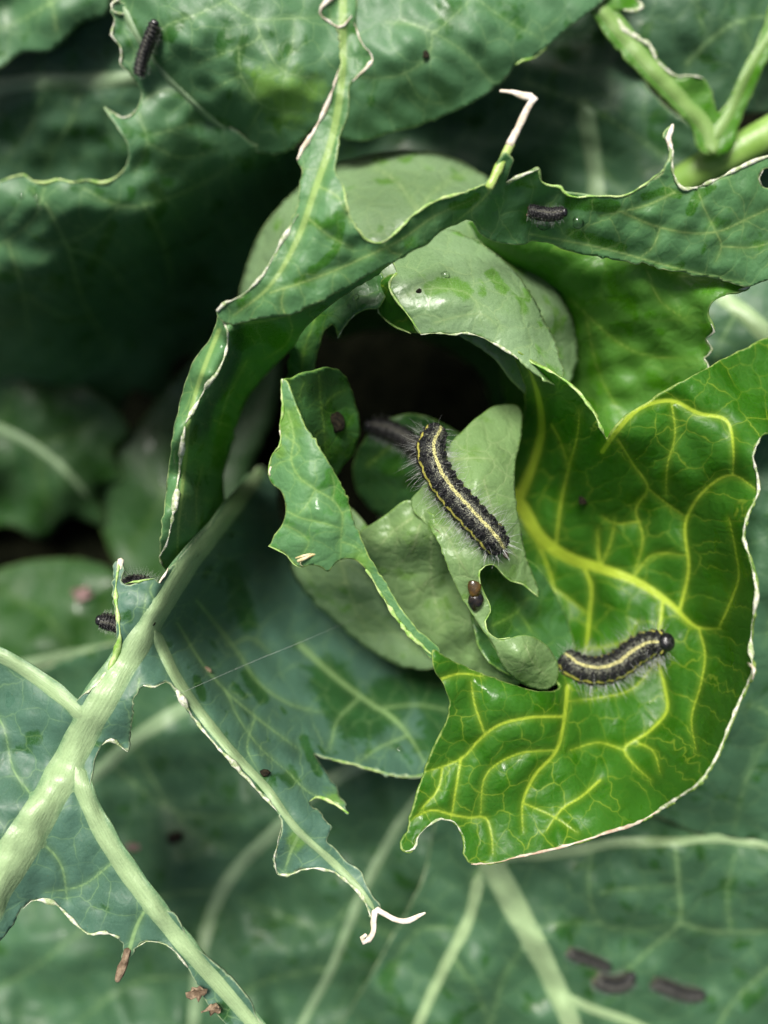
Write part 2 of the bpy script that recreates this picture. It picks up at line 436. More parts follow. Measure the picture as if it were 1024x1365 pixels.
def tube(name, pts, mat, parent, sides=10, flat=0.75, jitter=0.0, seed=0, cap=True):
    """pts: list of (x px, y px, z mm, radius px)"""
    P = catmull(np.asarray(pts, float), 7.0)
    r = np.random.RandomState(seed)
    W3 = np.array([at(p[0], p[1], p[2]) for p in P])
    R = P[:, 3] * (FOCUS - P[:, 2]) * KPX * MM
    if jitter and len(P) >= 3:
        k = r.randn(len(R)); k = np.convolve(k, [0.25, 0.5, 0.25], 'same')
        R = R * (1 + jitter * k)
    verts, faces = [], []
    n = len(P)
    for i in range(n):
        t = W3[min(i+1, n-1)] - W3[max(i-1, 0)]
        t = t / (np.linalg.norm(t) + 1e-12)
        s = np.cross(t, (0, 0, 1.0)); ln = np.linalg.norm(s)
        s = s / ln if ln > 1e-6 else np.array((1.0, 0, 0))
        u = np.cross(s, t)
        for k in range(sides):
            a = 2 * math.pi * k / sides
            q = 1 + (jitter * 0.5 * r.randn() if jitter else 0)
            verts.append(W3[i] + R[i] * q * (math.cos(a) * s + flat * math.sin(a) * u))
    for i in range(n - 1):
        for k in range(sides):
            a, b = i * sides + k, i * sides + (k + 1) % sides
            faces.append((a, b, b + sides, a + sides))
    if cap:
        for i, fl in ((0, False), (n - 1, True)):
            c = len(verts); t = W3[1] - W3[0] if i == 0 else W3[-1] - W3[-2]
            t = t / (np.linalg.norm(t) + 1e-12) * (-1 if i == 0 else 1)
            verts.append(W3[i] + t * R[i] * 0.6)
            for k in range(sides):
                a, b = i * sides + k, i * sides + (k + 1) % sides
                faces.append((a, b, c) if fl else (b, a, c))
    return pydata(name, verts, faces, mat, parent)

SURF = {}
def build_leaf(key, name, label, outline, ctrl, mat, veins=(), ribs=(), rims=(), tips=(), spacing=4.0, thick=0.45, ruffle=0.25, rscale=46.0,
               pucker=0.35, vein_h=0.12, jag=0.55, holes=(), seed=1, rib_mat='rib', rim_mat='cork', rib_up=1.0, rubbed=(), blotch=(), vein_w=0.72, swell=0.5, swell_s=130.0):
    tps = TPS(ctrl)
    outl = catmull_closed(outline, spacing * 0.8)
    jx, jy, jx2, jy2 = waves(seed + 50, 13.0), waves(seed + 51, 13.0), waves(seed + 52, 34.0), waves(seed + 53, 34.0)
    jm = np.clip(0.5 + 0.8 * waves(seed + 60, 90.0)(outl[:, 0], outl[:, 1]), 0.05, 1.6)
    ox = outl[:, 0] + jag * jm * jx(outl[:, 0], outl[:, 1]) + jag * 0.8 * jx2(outl[:, 0], outl[:, 1])
    oy = outl[:, 1] + jag * jm * jy(outl[:, 0], outl[:, 1]) + jag * 0.8 * jy2(outl[:, 0], outl[:, 1])
    outl = np.stack([ox, oy], 1)
    hl = [catmull_closed(h, spacing * 0.7) for h in holes]
    allv = [(w0, w1, catmull(p, 8.0)) for w0, w1, p in list(veins) + [(w0 * 1.0, w1 * 1.0, p) for w0, w1, p in ribs]]
    def vein_sdf(x, y):
        out = np.full(len(x), 60.0)
        for w0, w1, p in allv:
            L = np.concatenate([[0], np.cumsum(np.linalg.norm(np.diff(p, axis=0), axis=1))]); L /= L[-1]
            for i in range(len(p) - 1):
                A, B = p[i], p[i+1]
                m = (x > min(A[0], B[0]) - 60) & (x < max(A[0], B[0]) + 60) & (y > min(A[1], B[1]) - 60) & (y < max(A[1], B[1]) + 60)
                if not m.any(): continue
                d, t = seg_dist(x[m], y[m], A, B)
                lt = L[i] + (L[i+1] - L[i]) * t
                w = (w0 + (w1 - w0) * lt) * vein_w * (1 - 0.75 * np.clip((lt - 0.7) / 0.3, 0, 1) ** 1.5)
                out[m] = np.minimum(out[m], d - w / 2)
        return out
    rf, sw = waves(seed, rscale), waves(seed + 7, swell_s)
    def height(x, y):
        s = vein_sdf(x, y)
        z = tps(x, y) + ruffle * rf(x, y) + swell * sw(x, y)
        z += pucker * (1 - np.exp(-np.maximum(s, 0) / 14.0))
        z += vein_h * np.clip((1.5 - s) / 4.0, 0, 1)
        return z, s
    SURF[key] = lambda x, y: float(height(np.array([float(x)]), np.array([float(y)]))[0][0])
    # interior points on a triangular lattice, plus vein centre lines
    x0, y0 = outl.min(0); x1, y1 = outl.max(0)
    gx, gy = np.meshgrid(np.arange(x0, x1, spacing), np.arange(y0, y1, spacing * 0.866))
    gx[1::2] += spacing * 0.5
    gx, gy = gx.ravel(), gy.ravel()
    k = inside(outl, gx, gy)
    for h in hl: k &= ~inside(h, gx, gy)
    gx, gy = gx[k], gy[k]
    near = poly_dist(gx, gy, outl, True, 12.0)
    for h in hl: near = np.minimum(near, poly_dist(gx, gy, h, True, 12.0))
    k = near > spacing * 0.55
    gx, gy = gx[k], gy[k]
    pts = [Vector((float(a), float(b))) for a, b in outl]
    edges = [(i, (i + 1) % len(outl)) for i in range(len(outl))]
    for h in hl:
        b0 = len(pts)
        pts += [Vector((float(a), float(b))) for a, b in h]
        edges += [(b0 + i, b0 + (i + 1) % len(h)) for i in range(len(h))]
    pts += [Vector((float(a), float(b))) for a, b in zip(gx, gy)]
    vco, _, fcs, _, _, _ = delaunay_2d_cdt(pts, edges, [], 0, 1e-4)
    V = np.array([(v[0], v[1]) for v in vco])
    F = np.array([tuple(f) for f in fcs])
    cen = V[F].mean(1)
    k = inside(outl, cen[:, 0], cen[:, 1])
    for h in hl: k &= ~inside(h, cen[:, 0], cen[:, 1])
    F = F[k]
    used = np.unique(F)
    mp = np.full(len(V), -1); mp[used] = np.arange(len(used))
    V = V[used]; F = mp[F]
    z, s = height(V[:, 0], V[:, 1])
    e = poly_dist(V[:, 0], V[:, 1], outl, True, 40.0)
    for h in hl: e = np.minimum(e, poly_dist(V[:, 0], V[:, 1], h, True, 40.0))
    W3 = at_np(V[:, 0], V[:, 1], z)
    # top faces look up (plan y runs downwards)
    a, b, c = V[F[:, 0]], V[F[:, 1]], V[F[:, 2]]
    flip = ((b - a)[:, 0] * (c - a)[:, 1] - (b - a)[:, 1] * (c - a)[:, 0]) > 0
    F[flip] = F[flip][:, ::-1]
    me = bpy.data.meshes.new(name)
    me.from_pydata(W3.tolist(), [], F.tolist())
    rb = np.zeros(len(V))
    for w_, p_ in rubbed:
        q_ = catmull(p_, 6.0)
        rb = np.maximum(rb, 1 - poly_dist(V[:, 0], V[:, 1], q_, False, 60.0) / w_)
    bl = np.zeros(len(V))
    for bx, by, br in blotch: bl = np.maximum(bl, 1 - np.hypot(V[:, 0] - bx, V[:, 1] - by) / br)
    for nm, arr in (('vein', s), ('edge', e), ('rubbed', rb), ('blotch', bl)):
        at_ = me.attributes.new(nm, 'FLOAT', 'POINT')
        at_.data.foreach_set('value', arr.astype(np.float32))
    me.update()
    o = link_mesh(name, me, M[mat], plant)
    md = o.modifiers.new('thickness', 'SOLIDIFY')
    md.thickness = thick * MM; md.offset = -1.0
    if label: o['label'] = label
    def hz(p): return float(height(np.array([p[0]], float), np.array([p[1]], float))[0][0])
    for i, (w0, w1, p) in enumerate(ribs):
        q = catmull(p, 6.0)
        n, K = len(q), 15
        tg = np.gradient(q, axis=0); tg /= np.linalg.norm(tg, axis=1)[:, None] + 1e-9
        nr = np.stack([-tg[:, 1], tg[:, 0]], 1)
        wd = w0 + (w1 - w0) * np.linspace(0, 1, n)
        wob = waves(seed * 7 + i, 60.0)
        wd = wd * (1 + 0.05 * wob(q[:, 0], q[:, 1]))
        endt = np.minimum(1.0, np.minimum(np.arange(n) + 0.6, n - 0.4 - np.arange(n)) / 2.5)
        U = np.linspace(-1, 1, K)
        PX = q[:, None, :] + nr[:, None, :] * (U[None, :, None] * (wd * endt)[:, None, None] * 0.66)
        X, Y = PX[..., 0].ravel(), PX[..., 1].ravel()
        base = tps(X, Y) + ruffle * rf(X, Y) + swell * sw(X, Y) + pucker * 0.02
        H = wd * 0.021 * rib_up
        Z = base + ((H + 0.25)[:, None] * (np.cos(U * math.pi / 2) ** 1.6)[None, :]).ravel() - 0.10
        vv = at_np(X, Y, Z)
        ff = [(j * K + k, j * K + k + 1, (j + 1) * K + k + 1, (j + 1) * K + k) for j in range(n - 1) for k in range(K - 1)]
        me2 = bpy.data.meshes.new('midrib')
        me2.from_pydata(vv.tolist(), [], ff)
        au = me2.attributes.new('across', 'FLOAT', 'POINT'); au.data.foreach_set('value', np.tile(np.abs(U), n).astype(np.float32))
        al = me2.attributes.new('along', 'FLOAT', 'POINT'); al.data.foreach_set('value', np.repeat(np.arange(n) * 6.0 / 6.3, K).astype(np.float32))
        me2.update()
        ro = link_mesh('midrib' if i == 0 else 'side_vein', me2, M[rib_mat], o)
        if me2.polygons and me2.polygons[0].normal.z < 0: me2.flip_normals()
        ms_ = ro.modifiers.new('thickness', 'SOLIDIFY'); ms_.thickness = 0.3 * MM; ms_.offset = -1.0
    for i, rm in enumerate(rims):
        r0, r1, p = rm[:3]
        mt = rm[3] if len(rm) > 3 else rim_mat
        q = catmull(p, 7.0)
        n = len(q)
        zz = height(q[:, 0], q[:, 1])[0]
        jt = np.random.RandomState(seed * 13 + i)
        gap = np.clip(0.72 + 0.42 * waves(seed * 5 + i, 46.0)(q[:, 0], q[:, 1]) + 0.25 * waves(seed * 5 + i + 99, 15.0)(q[:, 0], q[:, 1]), 0.22, 1.25)
        tube('leaf_margin', [(q[j][0] + jt.randn() * 0.35, q[j][1] + jt.randn() * 0.35, zz[j] + 0.1, (r0 + (r1 - r0) * j / max(n - 1, 1)) * gap[j] * min(1, 0.45 + min(j, n - 1 - j) * 0.25)) for j in range(n)],
             M[mt], o, 8, 0.8, 0.12, seed + i)
    for i, (mt, p) in enumerate(tips):
        tube('withered_tip', p, M[mt], o, 8, 0.6, 0.12, seed + i)
    return o

# ------------------------------------------------------------------ the plant: stem, then leaves from the outermost in
def build_stem():
    pts = [(560, 700, -152, 60), (562, 698, -148, 66), (560, 700, -144, 70), (560, 700, -136, 60), (560, 702, -132, 36)]
    verts, faces, sides = [], [], 20
    r = random.Random(3)
    for (x, y, z, R) in pts:
        cx, cy, cz = at(x, y, z)
        for k in range(sides):
            a = 2 * math.pi * k / sides
            q = R * 0.2 * MM * (1 + 0.12 * r.random())
            verts.append((cx + q * math.cos(a), cy + q * math.sin(a), cz))
    for i in range(len(pts) - 1):
        for k in range(sides):
            a, b = i * sides + k, i * sides + (k + 1) % sides
            faces.append((a, b, b + sides, a + sides))
    faces.append(tuple(range((len(pts) - 1) * sides, len(pts) * sides)))
    pydata('stem', verts, faces, M['stem'], plant)
build_stem()

def shift(p, dx, dy): return [(a + dx, b + dy) for a, b in p]

# --- far outer leaves
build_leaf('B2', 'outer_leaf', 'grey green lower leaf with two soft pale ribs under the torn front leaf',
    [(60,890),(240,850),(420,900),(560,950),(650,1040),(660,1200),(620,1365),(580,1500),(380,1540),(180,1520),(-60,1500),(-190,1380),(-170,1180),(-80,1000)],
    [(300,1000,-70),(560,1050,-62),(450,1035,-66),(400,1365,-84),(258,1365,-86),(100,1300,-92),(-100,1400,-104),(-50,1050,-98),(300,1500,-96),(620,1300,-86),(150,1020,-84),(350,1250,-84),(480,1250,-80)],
    'outer_shaded', spacing=7, seed=11, swell=2.0, pucker=1.0, ruffle=0.5,
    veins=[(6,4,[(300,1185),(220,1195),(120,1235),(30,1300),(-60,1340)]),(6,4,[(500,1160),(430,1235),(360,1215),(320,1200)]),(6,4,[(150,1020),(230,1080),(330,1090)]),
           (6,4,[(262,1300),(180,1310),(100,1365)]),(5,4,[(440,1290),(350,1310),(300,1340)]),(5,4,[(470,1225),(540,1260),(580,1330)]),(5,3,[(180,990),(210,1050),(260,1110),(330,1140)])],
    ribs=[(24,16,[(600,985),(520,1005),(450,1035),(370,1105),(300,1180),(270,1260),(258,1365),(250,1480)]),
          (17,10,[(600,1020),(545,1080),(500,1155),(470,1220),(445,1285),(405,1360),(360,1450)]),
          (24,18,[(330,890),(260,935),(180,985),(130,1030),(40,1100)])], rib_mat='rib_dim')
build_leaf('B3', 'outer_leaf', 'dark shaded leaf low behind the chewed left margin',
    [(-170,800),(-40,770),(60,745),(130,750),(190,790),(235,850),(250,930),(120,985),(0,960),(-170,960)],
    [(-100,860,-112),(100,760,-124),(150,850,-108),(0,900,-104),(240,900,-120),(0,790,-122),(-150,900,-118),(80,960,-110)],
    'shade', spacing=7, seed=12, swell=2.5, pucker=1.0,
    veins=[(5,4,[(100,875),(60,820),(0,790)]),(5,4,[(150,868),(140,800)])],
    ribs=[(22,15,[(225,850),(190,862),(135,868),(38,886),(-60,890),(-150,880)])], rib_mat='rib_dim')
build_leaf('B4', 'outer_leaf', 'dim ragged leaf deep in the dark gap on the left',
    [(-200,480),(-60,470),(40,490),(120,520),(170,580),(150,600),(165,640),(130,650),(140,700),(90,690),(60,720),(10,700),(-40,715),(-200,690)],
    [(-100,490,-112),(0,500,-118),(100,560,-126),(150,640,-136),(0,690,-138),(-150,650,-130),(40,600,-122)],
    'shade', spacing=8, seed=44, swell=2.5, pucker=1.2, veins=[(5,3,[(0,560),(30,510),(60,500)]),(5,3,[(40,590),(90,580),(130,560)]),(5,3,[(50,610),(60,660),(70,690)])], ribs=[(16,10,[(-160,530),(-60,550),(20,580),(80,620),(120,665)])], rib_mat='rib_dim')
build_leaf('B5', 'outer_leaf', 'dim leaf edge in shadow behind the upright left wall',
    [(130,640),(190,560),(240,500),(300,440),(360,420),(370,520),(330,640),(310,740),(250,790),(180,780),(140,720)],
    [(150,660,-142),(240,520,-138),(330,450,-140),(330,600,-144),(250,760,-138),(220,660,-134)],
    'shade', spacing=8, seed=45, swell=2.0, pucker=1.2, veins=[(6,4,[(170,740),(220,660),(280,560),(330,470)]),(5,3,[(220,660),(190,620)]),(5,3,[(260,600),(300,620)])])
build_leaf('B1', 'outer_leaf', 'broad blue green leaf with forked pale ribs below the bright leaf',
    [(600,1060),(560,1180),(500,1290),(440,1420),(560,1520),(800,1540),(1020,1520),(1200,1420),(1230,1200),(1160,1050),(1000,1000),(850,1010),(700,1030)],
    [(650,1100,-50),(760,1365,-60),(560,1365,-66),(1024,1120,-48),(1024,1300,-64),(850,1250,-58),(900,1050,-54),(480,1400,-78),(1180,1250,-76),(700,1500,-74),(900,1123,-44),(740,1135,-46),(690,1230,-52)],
    'outer_shaded', spacing=6, seed=13, swell=1.6, pucker=1.1, ruffle=0.4,
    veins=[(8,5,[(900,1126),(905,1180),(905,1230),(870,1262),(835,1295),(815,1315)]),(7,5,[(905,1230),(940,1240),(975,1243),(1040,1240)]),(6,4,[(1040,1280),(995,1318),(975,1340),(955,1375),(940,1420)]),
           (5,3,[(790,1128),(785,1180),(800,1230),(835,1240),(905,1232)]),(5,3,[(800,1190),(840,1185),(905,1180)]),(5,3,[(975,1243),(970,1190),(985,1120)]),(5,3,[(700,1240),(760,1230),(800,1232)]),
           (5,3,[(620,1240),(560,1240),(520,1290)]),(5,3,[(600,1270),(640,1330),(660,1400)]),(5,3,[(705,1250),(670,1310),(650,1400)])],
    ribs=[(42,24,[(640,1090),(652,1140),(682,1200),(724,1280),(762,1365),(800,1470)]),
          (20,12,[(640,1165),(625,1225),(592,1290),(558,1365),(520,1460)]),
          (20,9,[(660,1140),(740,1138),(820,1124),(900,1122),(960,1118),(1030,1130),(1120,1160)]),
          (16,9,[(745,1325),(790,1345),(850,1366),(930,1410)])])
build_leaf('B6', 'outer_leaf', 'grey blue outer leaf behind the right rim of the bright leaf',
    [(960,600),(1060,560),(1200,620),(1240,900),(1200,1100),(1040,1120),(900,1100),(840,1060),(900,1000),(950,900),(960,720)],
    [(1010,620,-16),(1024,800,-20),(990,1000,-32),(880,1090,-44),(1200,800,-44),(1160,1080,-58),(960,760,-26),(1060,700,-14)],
    'outer_shaded', spacing=6, seed=14, swell=1.2,
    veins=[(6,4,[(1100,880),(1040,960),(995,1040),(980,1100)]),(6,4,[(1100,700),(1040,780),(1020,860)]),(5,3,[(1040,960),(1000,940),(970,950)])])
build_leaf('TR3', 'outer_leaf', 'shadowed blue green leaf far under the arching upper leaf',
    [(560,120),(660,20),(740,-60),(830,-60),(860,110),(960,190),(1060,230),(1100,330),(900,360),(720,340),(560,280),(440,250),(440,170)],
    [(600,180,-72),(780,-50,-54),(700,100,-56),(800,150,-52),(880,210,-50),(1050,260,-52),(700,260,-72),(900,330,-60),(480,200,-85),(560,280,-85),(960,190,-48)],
    'outer_shaded', spacing=7, seed=15, swell=1.5,
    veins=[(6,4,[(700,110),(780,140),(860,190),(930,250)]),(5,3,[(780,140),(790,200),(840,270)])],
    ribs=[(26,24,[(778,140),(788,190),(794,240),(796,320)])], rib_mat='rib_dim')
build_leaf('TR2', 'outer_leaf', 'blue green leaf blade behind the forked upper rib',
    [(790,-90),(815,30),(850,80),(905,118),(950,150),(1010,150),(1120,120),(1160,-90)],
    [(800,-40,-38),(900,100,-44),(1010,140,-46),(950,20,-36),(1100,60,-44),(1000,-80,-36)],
    'outer_shaded', spacing=7, seed=16,
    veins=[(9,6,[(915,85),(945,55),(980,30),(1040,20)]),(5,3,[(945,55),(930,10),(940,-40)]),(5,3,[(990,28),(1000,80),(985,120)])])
build_leaf('TR1', 'outer_leaf', 'chewed upper leaf reduced to a forked green rib with a white edge',
    [(725,-80),(775,-6),(800,35),(838,82),(880,125),(920,168),(938,205),(975,200),(985,168),(1006,118),(1030,70),(1110,-10),(1110,-60),(1060,-50),(1010,55),(990,95),(968,140),(958,150),(950,125),(938,104),(922,101),(905,104),(893,95),(880,85),(874,68),(864,57),(850,50),(834,42),(826,28),(818,15),(832,13),(848,14),(858,10),(850,0),(838,-10),(830,-80)],
    [(760,-60,-26),(840,-40,-28),(800,20,-27),(860,90,-29),(935,103,-30),(945,190,-34),(1010,80,-30),(1090,-40,-28)],
    'lime', spacing=5, seed=17, swell=0.3,
    ribs=[(20,22,[(740,-70),(785,-8),(815,26),(860,80),(905,128),(945,178),(952,205)]), (15,10,[(948,190),(975,145),(1000,90),(1030,40),(1080,-30)])], rib_mat='rib_lime',
    rims=[(3.2,4.0,[(819,16),(834,42),(850,50),(866,60)]),(3.0,2.0,[(866,60),(880,85),(905,102),(920,101),(937,104)]),(3.0,2.4,[(832,13),(848,14),(857,9),(848,0)])])
tube('leaf_stalk', [(880,262,-48,20),(940,222,-42,22),(985,200,-40,22),(1040,170,-38,23),(1120,130,-40,24)], M['stalk'], plant, 16, 0.8)

# --- upper left leaves
build_leaf('TL0', 'outer_leaf', 'dim leaf with a pale rib behind the scalloped upper left leaf',
    [(-200,-60),(-120,-120),(60,-110),(170,-60),(200,60),(230,180),(200,280),(60,310),(-100,280),(-220,180),(-240,60)],
    [(-100,-40,-58),(100,0,-50),(150,110,-54),(0,110,-58),(100,220,-70),(-120,200,-75),(0,-70,-44)],
    'outer_shaded', spacing=7, seed=18, swell=1.5,
    veins=[(5,3,[(60,112),(40,170),(0,220)]),(5,3,[(110,108),(90,170),(70,200),(60,240)]),(5,3,[(40,112),(60,60),(50,0)])],
    ribs=[(24,26,[(200,102),(150,106),(90,108),(35,110),(-40,125),(-140,150)])], rib_mat='rib_dim')
build_leaf('TLA', 'outer_leaf', 'leaf corner with a dry brown spot at the upper left',
    [(-190,-40),(-120,-120),(20,-140),(110,-100),(150,-20),(140,20),(110,30),(85,55),(60,70),(30,70),(5,88),(-60,100),(-150,90),(-200,40)],
    [(0,0,-42),(100,0,-40),(60,60,-44),(-100,60,-44),(0,-80,-38)],
    'outer', spacing=6, seed=27, swell=1.2, veins=[(5,3,[(90,-10),(40,20),(0,40)]),(7,3,[(75,40),(70,10),(40,-30)])])
build_leaf('TL', 'outer_leaf', 'scalloped leaf with a white nibbled corner bending down into shadow',
    [(-250,330),(-190,272),(-110,248),(-60,240),(0,242),(15,236),(32,233),(44,241),(60,244),(80,239),(100,243),(115,239),(135,244),(155,236),(168,222),(172,205),(166,185),(152,165),(139,142),(150,149),(163,157),(176,153),(184,142),(188,120),(178,106),(170,94),(160,86),(162,75),(160,62),(149,46),(153,26),(147,14),(150,8),(160,2),(174,10),(198,58),(224,92),(258,128),(298,162),(350,196),(400,200),(408,250),(370,310),(335,370),(300,420),(275,470),(240,480),(215,530),(180,520),(150,560),(110,545),(70,575),(20,560),(-40,565),(-120,540),(-200,490),(-250,410)],
    [(0,245,-28),(170,215,-24),(150,150,-22),(186,140,-23),(150,15,-15),(166,14,-16.4),(160,62,-18),(178,106,-21),(198,70,-20.4),(224,98,-22.4),(265,145,-25.4),(300,165,-28.4),(345,200,-33),(390,215,-48),(0,320,-34),(100,320,-38),(200,240,-29),(200,300,-40),(270,240,-40),(280,290,-58),(0,390,-50),(100,390,-62),(0,470,-100),(150,430,-100),(280,380,-122),(180,520,-140),(0,550,-138),(-140,420,-80),(-140,520,-130),(-140,255,-40),(-240,360,-66),(-200,470,-110),(250,200,-32)],
    'outer', spacing=4.5, seed=19, swell=0.9, ruffle=0.2, pucker=0.6, rubbed=[(12,[(205,250),(215,275),(200,300)]),(12,[(150,300),(120,360)])],
    veins=[(4,3,[(60,250),(45,290),(10,320),(-60,350)]),(4,3,[(110,250),(160,275),(230,262),(320,215)]),(4,3,[(160,275),(120,310),(50,330)]),(6,3,[(60,270),(90,330),(110,400),(150,470)]),(5,3,[(10,320),(30,390),(40,460)]),(5,3,[(190,270),(220,330),(230,400)]),(4,3,[(90,330),(140,350),(180,400)]),(4,3,[(30,390),(80,420),(115,430)]),
           (4,2.5,[(186,140),(200,128),(222,120),(240,122)]),(4,2.5,[(204,180),(240,170),(275,160)]),(3.5,2,[(185,150),(196,190),(180,230)]),(4,2.5,[(196,190),(240,210),(290,200)])],
    rims=[(2.0,2.2,[(0,242),(15,236),(32,233),(44,241),(60,244),(80,239),(100,243),(115,239),(135,244),(155,236),(167,223)],'limerim'),(1.8,2.4,[(184,142),(176,153),(163,157),(150,149),(140,142)]),(3.0,5.0,[(166,18),(158,18),(149,11),(150,6),(158,0)]),(1.5,1.2,[(153,26),(149,46),(160,62),(162,75),(160,86),(170,94)])])
build_leaf('T', 'outer_leaf', 'large waxy upper leaf with a yellowed patch below the torn rib',
    [(190,-90),(164,-8),(158,2),(166,14),(190,62),(215,95),(250,130),(290,165),(345,203),(380,203),(404,186),(418,170),(440,160),(458,185),(520,178),(562,166),(610,146),(650,125),(680,98),(690,84),(705,80),(725,66),(760,36),(800,5),(870,-90)],
    [(166,14,-16),(190,62,-19),(215,95,-21.5),(265,145,-25),(300,168,-28),(345,202,-32),(300,80,-15),(380,120,-17),(400,185,-26),(450,100,-20),(520,80,-17),(560,165,-28),(640,130,-26),(700,80,-24),(650,20,-18),(800,0,-26),(500,-80,-20),(250,-80,-12),(290,130,-21),(230,60,-14)],
    'outer', spacing=4.5, rubbed=[(14,[(226,48),(237,32)]),(9,[(325,50),(318,80)]),(9,[(380,60),(372,75)])], blotch=[(385,130,62),(355,115,45),(415,120,35)], seed=20, swell=0.5, ruffle=0.2, pucker=0.5,
    veins=[(4,3,[(200,78),(215,40),(265,18),(300,0),(330,-40)]),(4,3,[(300,0),(340,25),(390,24),(440,22)]),(4,3,[(340,25),(346,45),(300,70),(262,85)]),
           (4,3,[(346,45),(375,92),(432,106)]),(4,3,[(318,60),(322,100),(350,140),(400,150)]),(3,2,[(322,100),(280,120)]),(3,2,[(350,140),(330,180)]),(4,3,[(515,30),(555,33),(577,42),(600,25),(632,-5)]),(4,3,[(577,42),(572,72),(545,95),(510,104),(470,100)]),
           (3,2,[(577,42),(620,70),(650,100)]),(3,2,[(540,95),(560,130),(600,140)]),(3,2,[(632,-5),(680,30),(720,50)]),(3,2,[(380,95),(390,60),(392,24)])],
    ribs=[(11,6,[(162,6),(190,62),(215,95),(250,130),(290,165),(345,202)])], rib_mat='rib_dim',
    rims=[(2.2,1.2,[(688,86),(696,81),(712,77),(728,64)],'limerim')])

# --- right hand back leaves
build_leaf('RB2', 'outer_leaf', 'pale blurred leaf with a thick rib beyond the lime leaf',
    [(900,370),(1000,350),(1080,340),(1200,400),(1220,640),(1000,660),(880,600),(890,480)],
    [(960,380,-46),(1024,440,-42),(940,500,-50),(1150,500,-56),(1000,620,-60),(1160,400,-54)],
    'outer_shaded', spacing=7, seed=21, veins=[(6,4,[(985,410),(960,460),(945,520)])],
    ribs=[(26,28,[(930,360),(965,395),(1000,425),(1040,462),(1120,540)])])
build_leaf('RB1', 'outer_leaf', 'lime green backlit leaf with a frilled edge behind the head',
    [(560,330),(640,290),(720,270),(850,290),(960,340),(990,368),(1000,382),(990,388),(962,394),(948,405),(944,420),(950,432),(952,442),(941,452),(949,466),(939,478),(945,490),(934,500),(928,515),(900,560),(850,620),(760,660),(690,580),(650,440)],
    [(720,285,-10),(850,292,-9),(640,300,-14),(950,340,-5),(720,320,-5),(690,325,-7),(850,348,-1),(960,380,0.5),(940,480,-6),(800,450,-18),(720,420,-36),(820,580,-22),(700,560,-50),(850,410,-8),(900,520,-15),(600,350,-50),(760,500,-34)],
    'lime', spacing=5, seed=22, swell=1.0, pucker=0.6,
    veins=[(4,3,[(740,330),(830,345),(920,370),(990,380)]),(4,3,[(860,352),(880,400),(920,430)]),(5,3,[(760,400),(850,470),(930,480)]),(5,3,[(780,415),(800,500),(840,570)])],
    rims=[(2.5,2.5,[(985,366),(999,381),(985,387)]),(2.2,2.2,[(948,432),(952,442),(941,452)]),(2.2,2.2,[(941,452),(949,466),(939,478)]),(2.2,2.2,[(939,478),(945,490),(934,500)])])
# --- outer skin of the head
build_leaf('PH', 'head_leaf', 'pale domed head leaf glimpsed behind the arching leaf',
    [(318,440),(325,370),(350,305),(385,262),(430,225),(480,208),(560,200),(622,218),(672,258),(710,320),(720,400),(600,380),(480,390),(400,430),(350,480)],
    [(330,420,-46),(350,310,-40),(385,265,-34),(400,330,-22),(480,215,-36),(560,205,-36),(540,260,-20),(480,280,-19),(620,225,-38),(640,300,-20),(700,330,-36),(600,360,-12),(480,370,-14),(380,440,-28)],
    'cream', spacing=6, seed=23, swell=0.5, veins=[(7,4,[(560,340),(555,280),(520,235),(480,215)]),(5,3,[(555,280),(600,240),(630,230)]),(5,3,[(480,350),(440,300),(400,270)]),(4,3,[(440,300),(445,260)])])
build_leaf('H0', 'head_leaf', 'soft pale lobe of the head behind the curled white lip',
    [(540,320),(600,296),(650,298),(704,336),(748,390),(770,445),(768,490),(750,520),(720,530),(650,470),(560,410)],
    [(600,300,-20),(704,340,-22),(766,450,-24),(755,510,-22),(700,430,-9),(640,360,-10),(600,400,-10),(735,420,-14)],
    'cream', spacing=5, seed=24, swell=0.4, veins=[(4,3,[(640,320),(690,370),(730,440),(745,500)])])
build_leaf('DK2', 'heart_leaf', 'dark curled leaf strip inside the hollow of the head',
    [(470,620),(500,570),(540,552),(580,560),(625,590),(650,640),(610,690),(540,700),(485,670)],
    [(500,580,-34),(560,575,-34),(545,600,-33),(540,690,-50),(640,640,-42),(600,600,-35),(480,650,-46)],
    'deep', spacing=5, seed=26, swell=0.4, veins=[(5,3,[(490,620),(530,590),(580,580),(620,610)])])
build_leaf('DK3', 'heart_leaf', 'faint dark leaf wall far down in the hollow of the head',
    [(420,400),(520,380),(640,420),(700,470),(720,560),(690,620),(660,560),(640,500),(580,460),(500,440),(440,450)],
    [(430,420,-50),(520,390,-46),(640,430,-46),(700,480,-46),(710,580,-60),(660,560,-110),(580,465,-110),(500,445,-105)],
    'deep', spacing=6, seed=46, swell=0.5, veins=[(5,3,[(560,400),(570,430),(575,455)])])

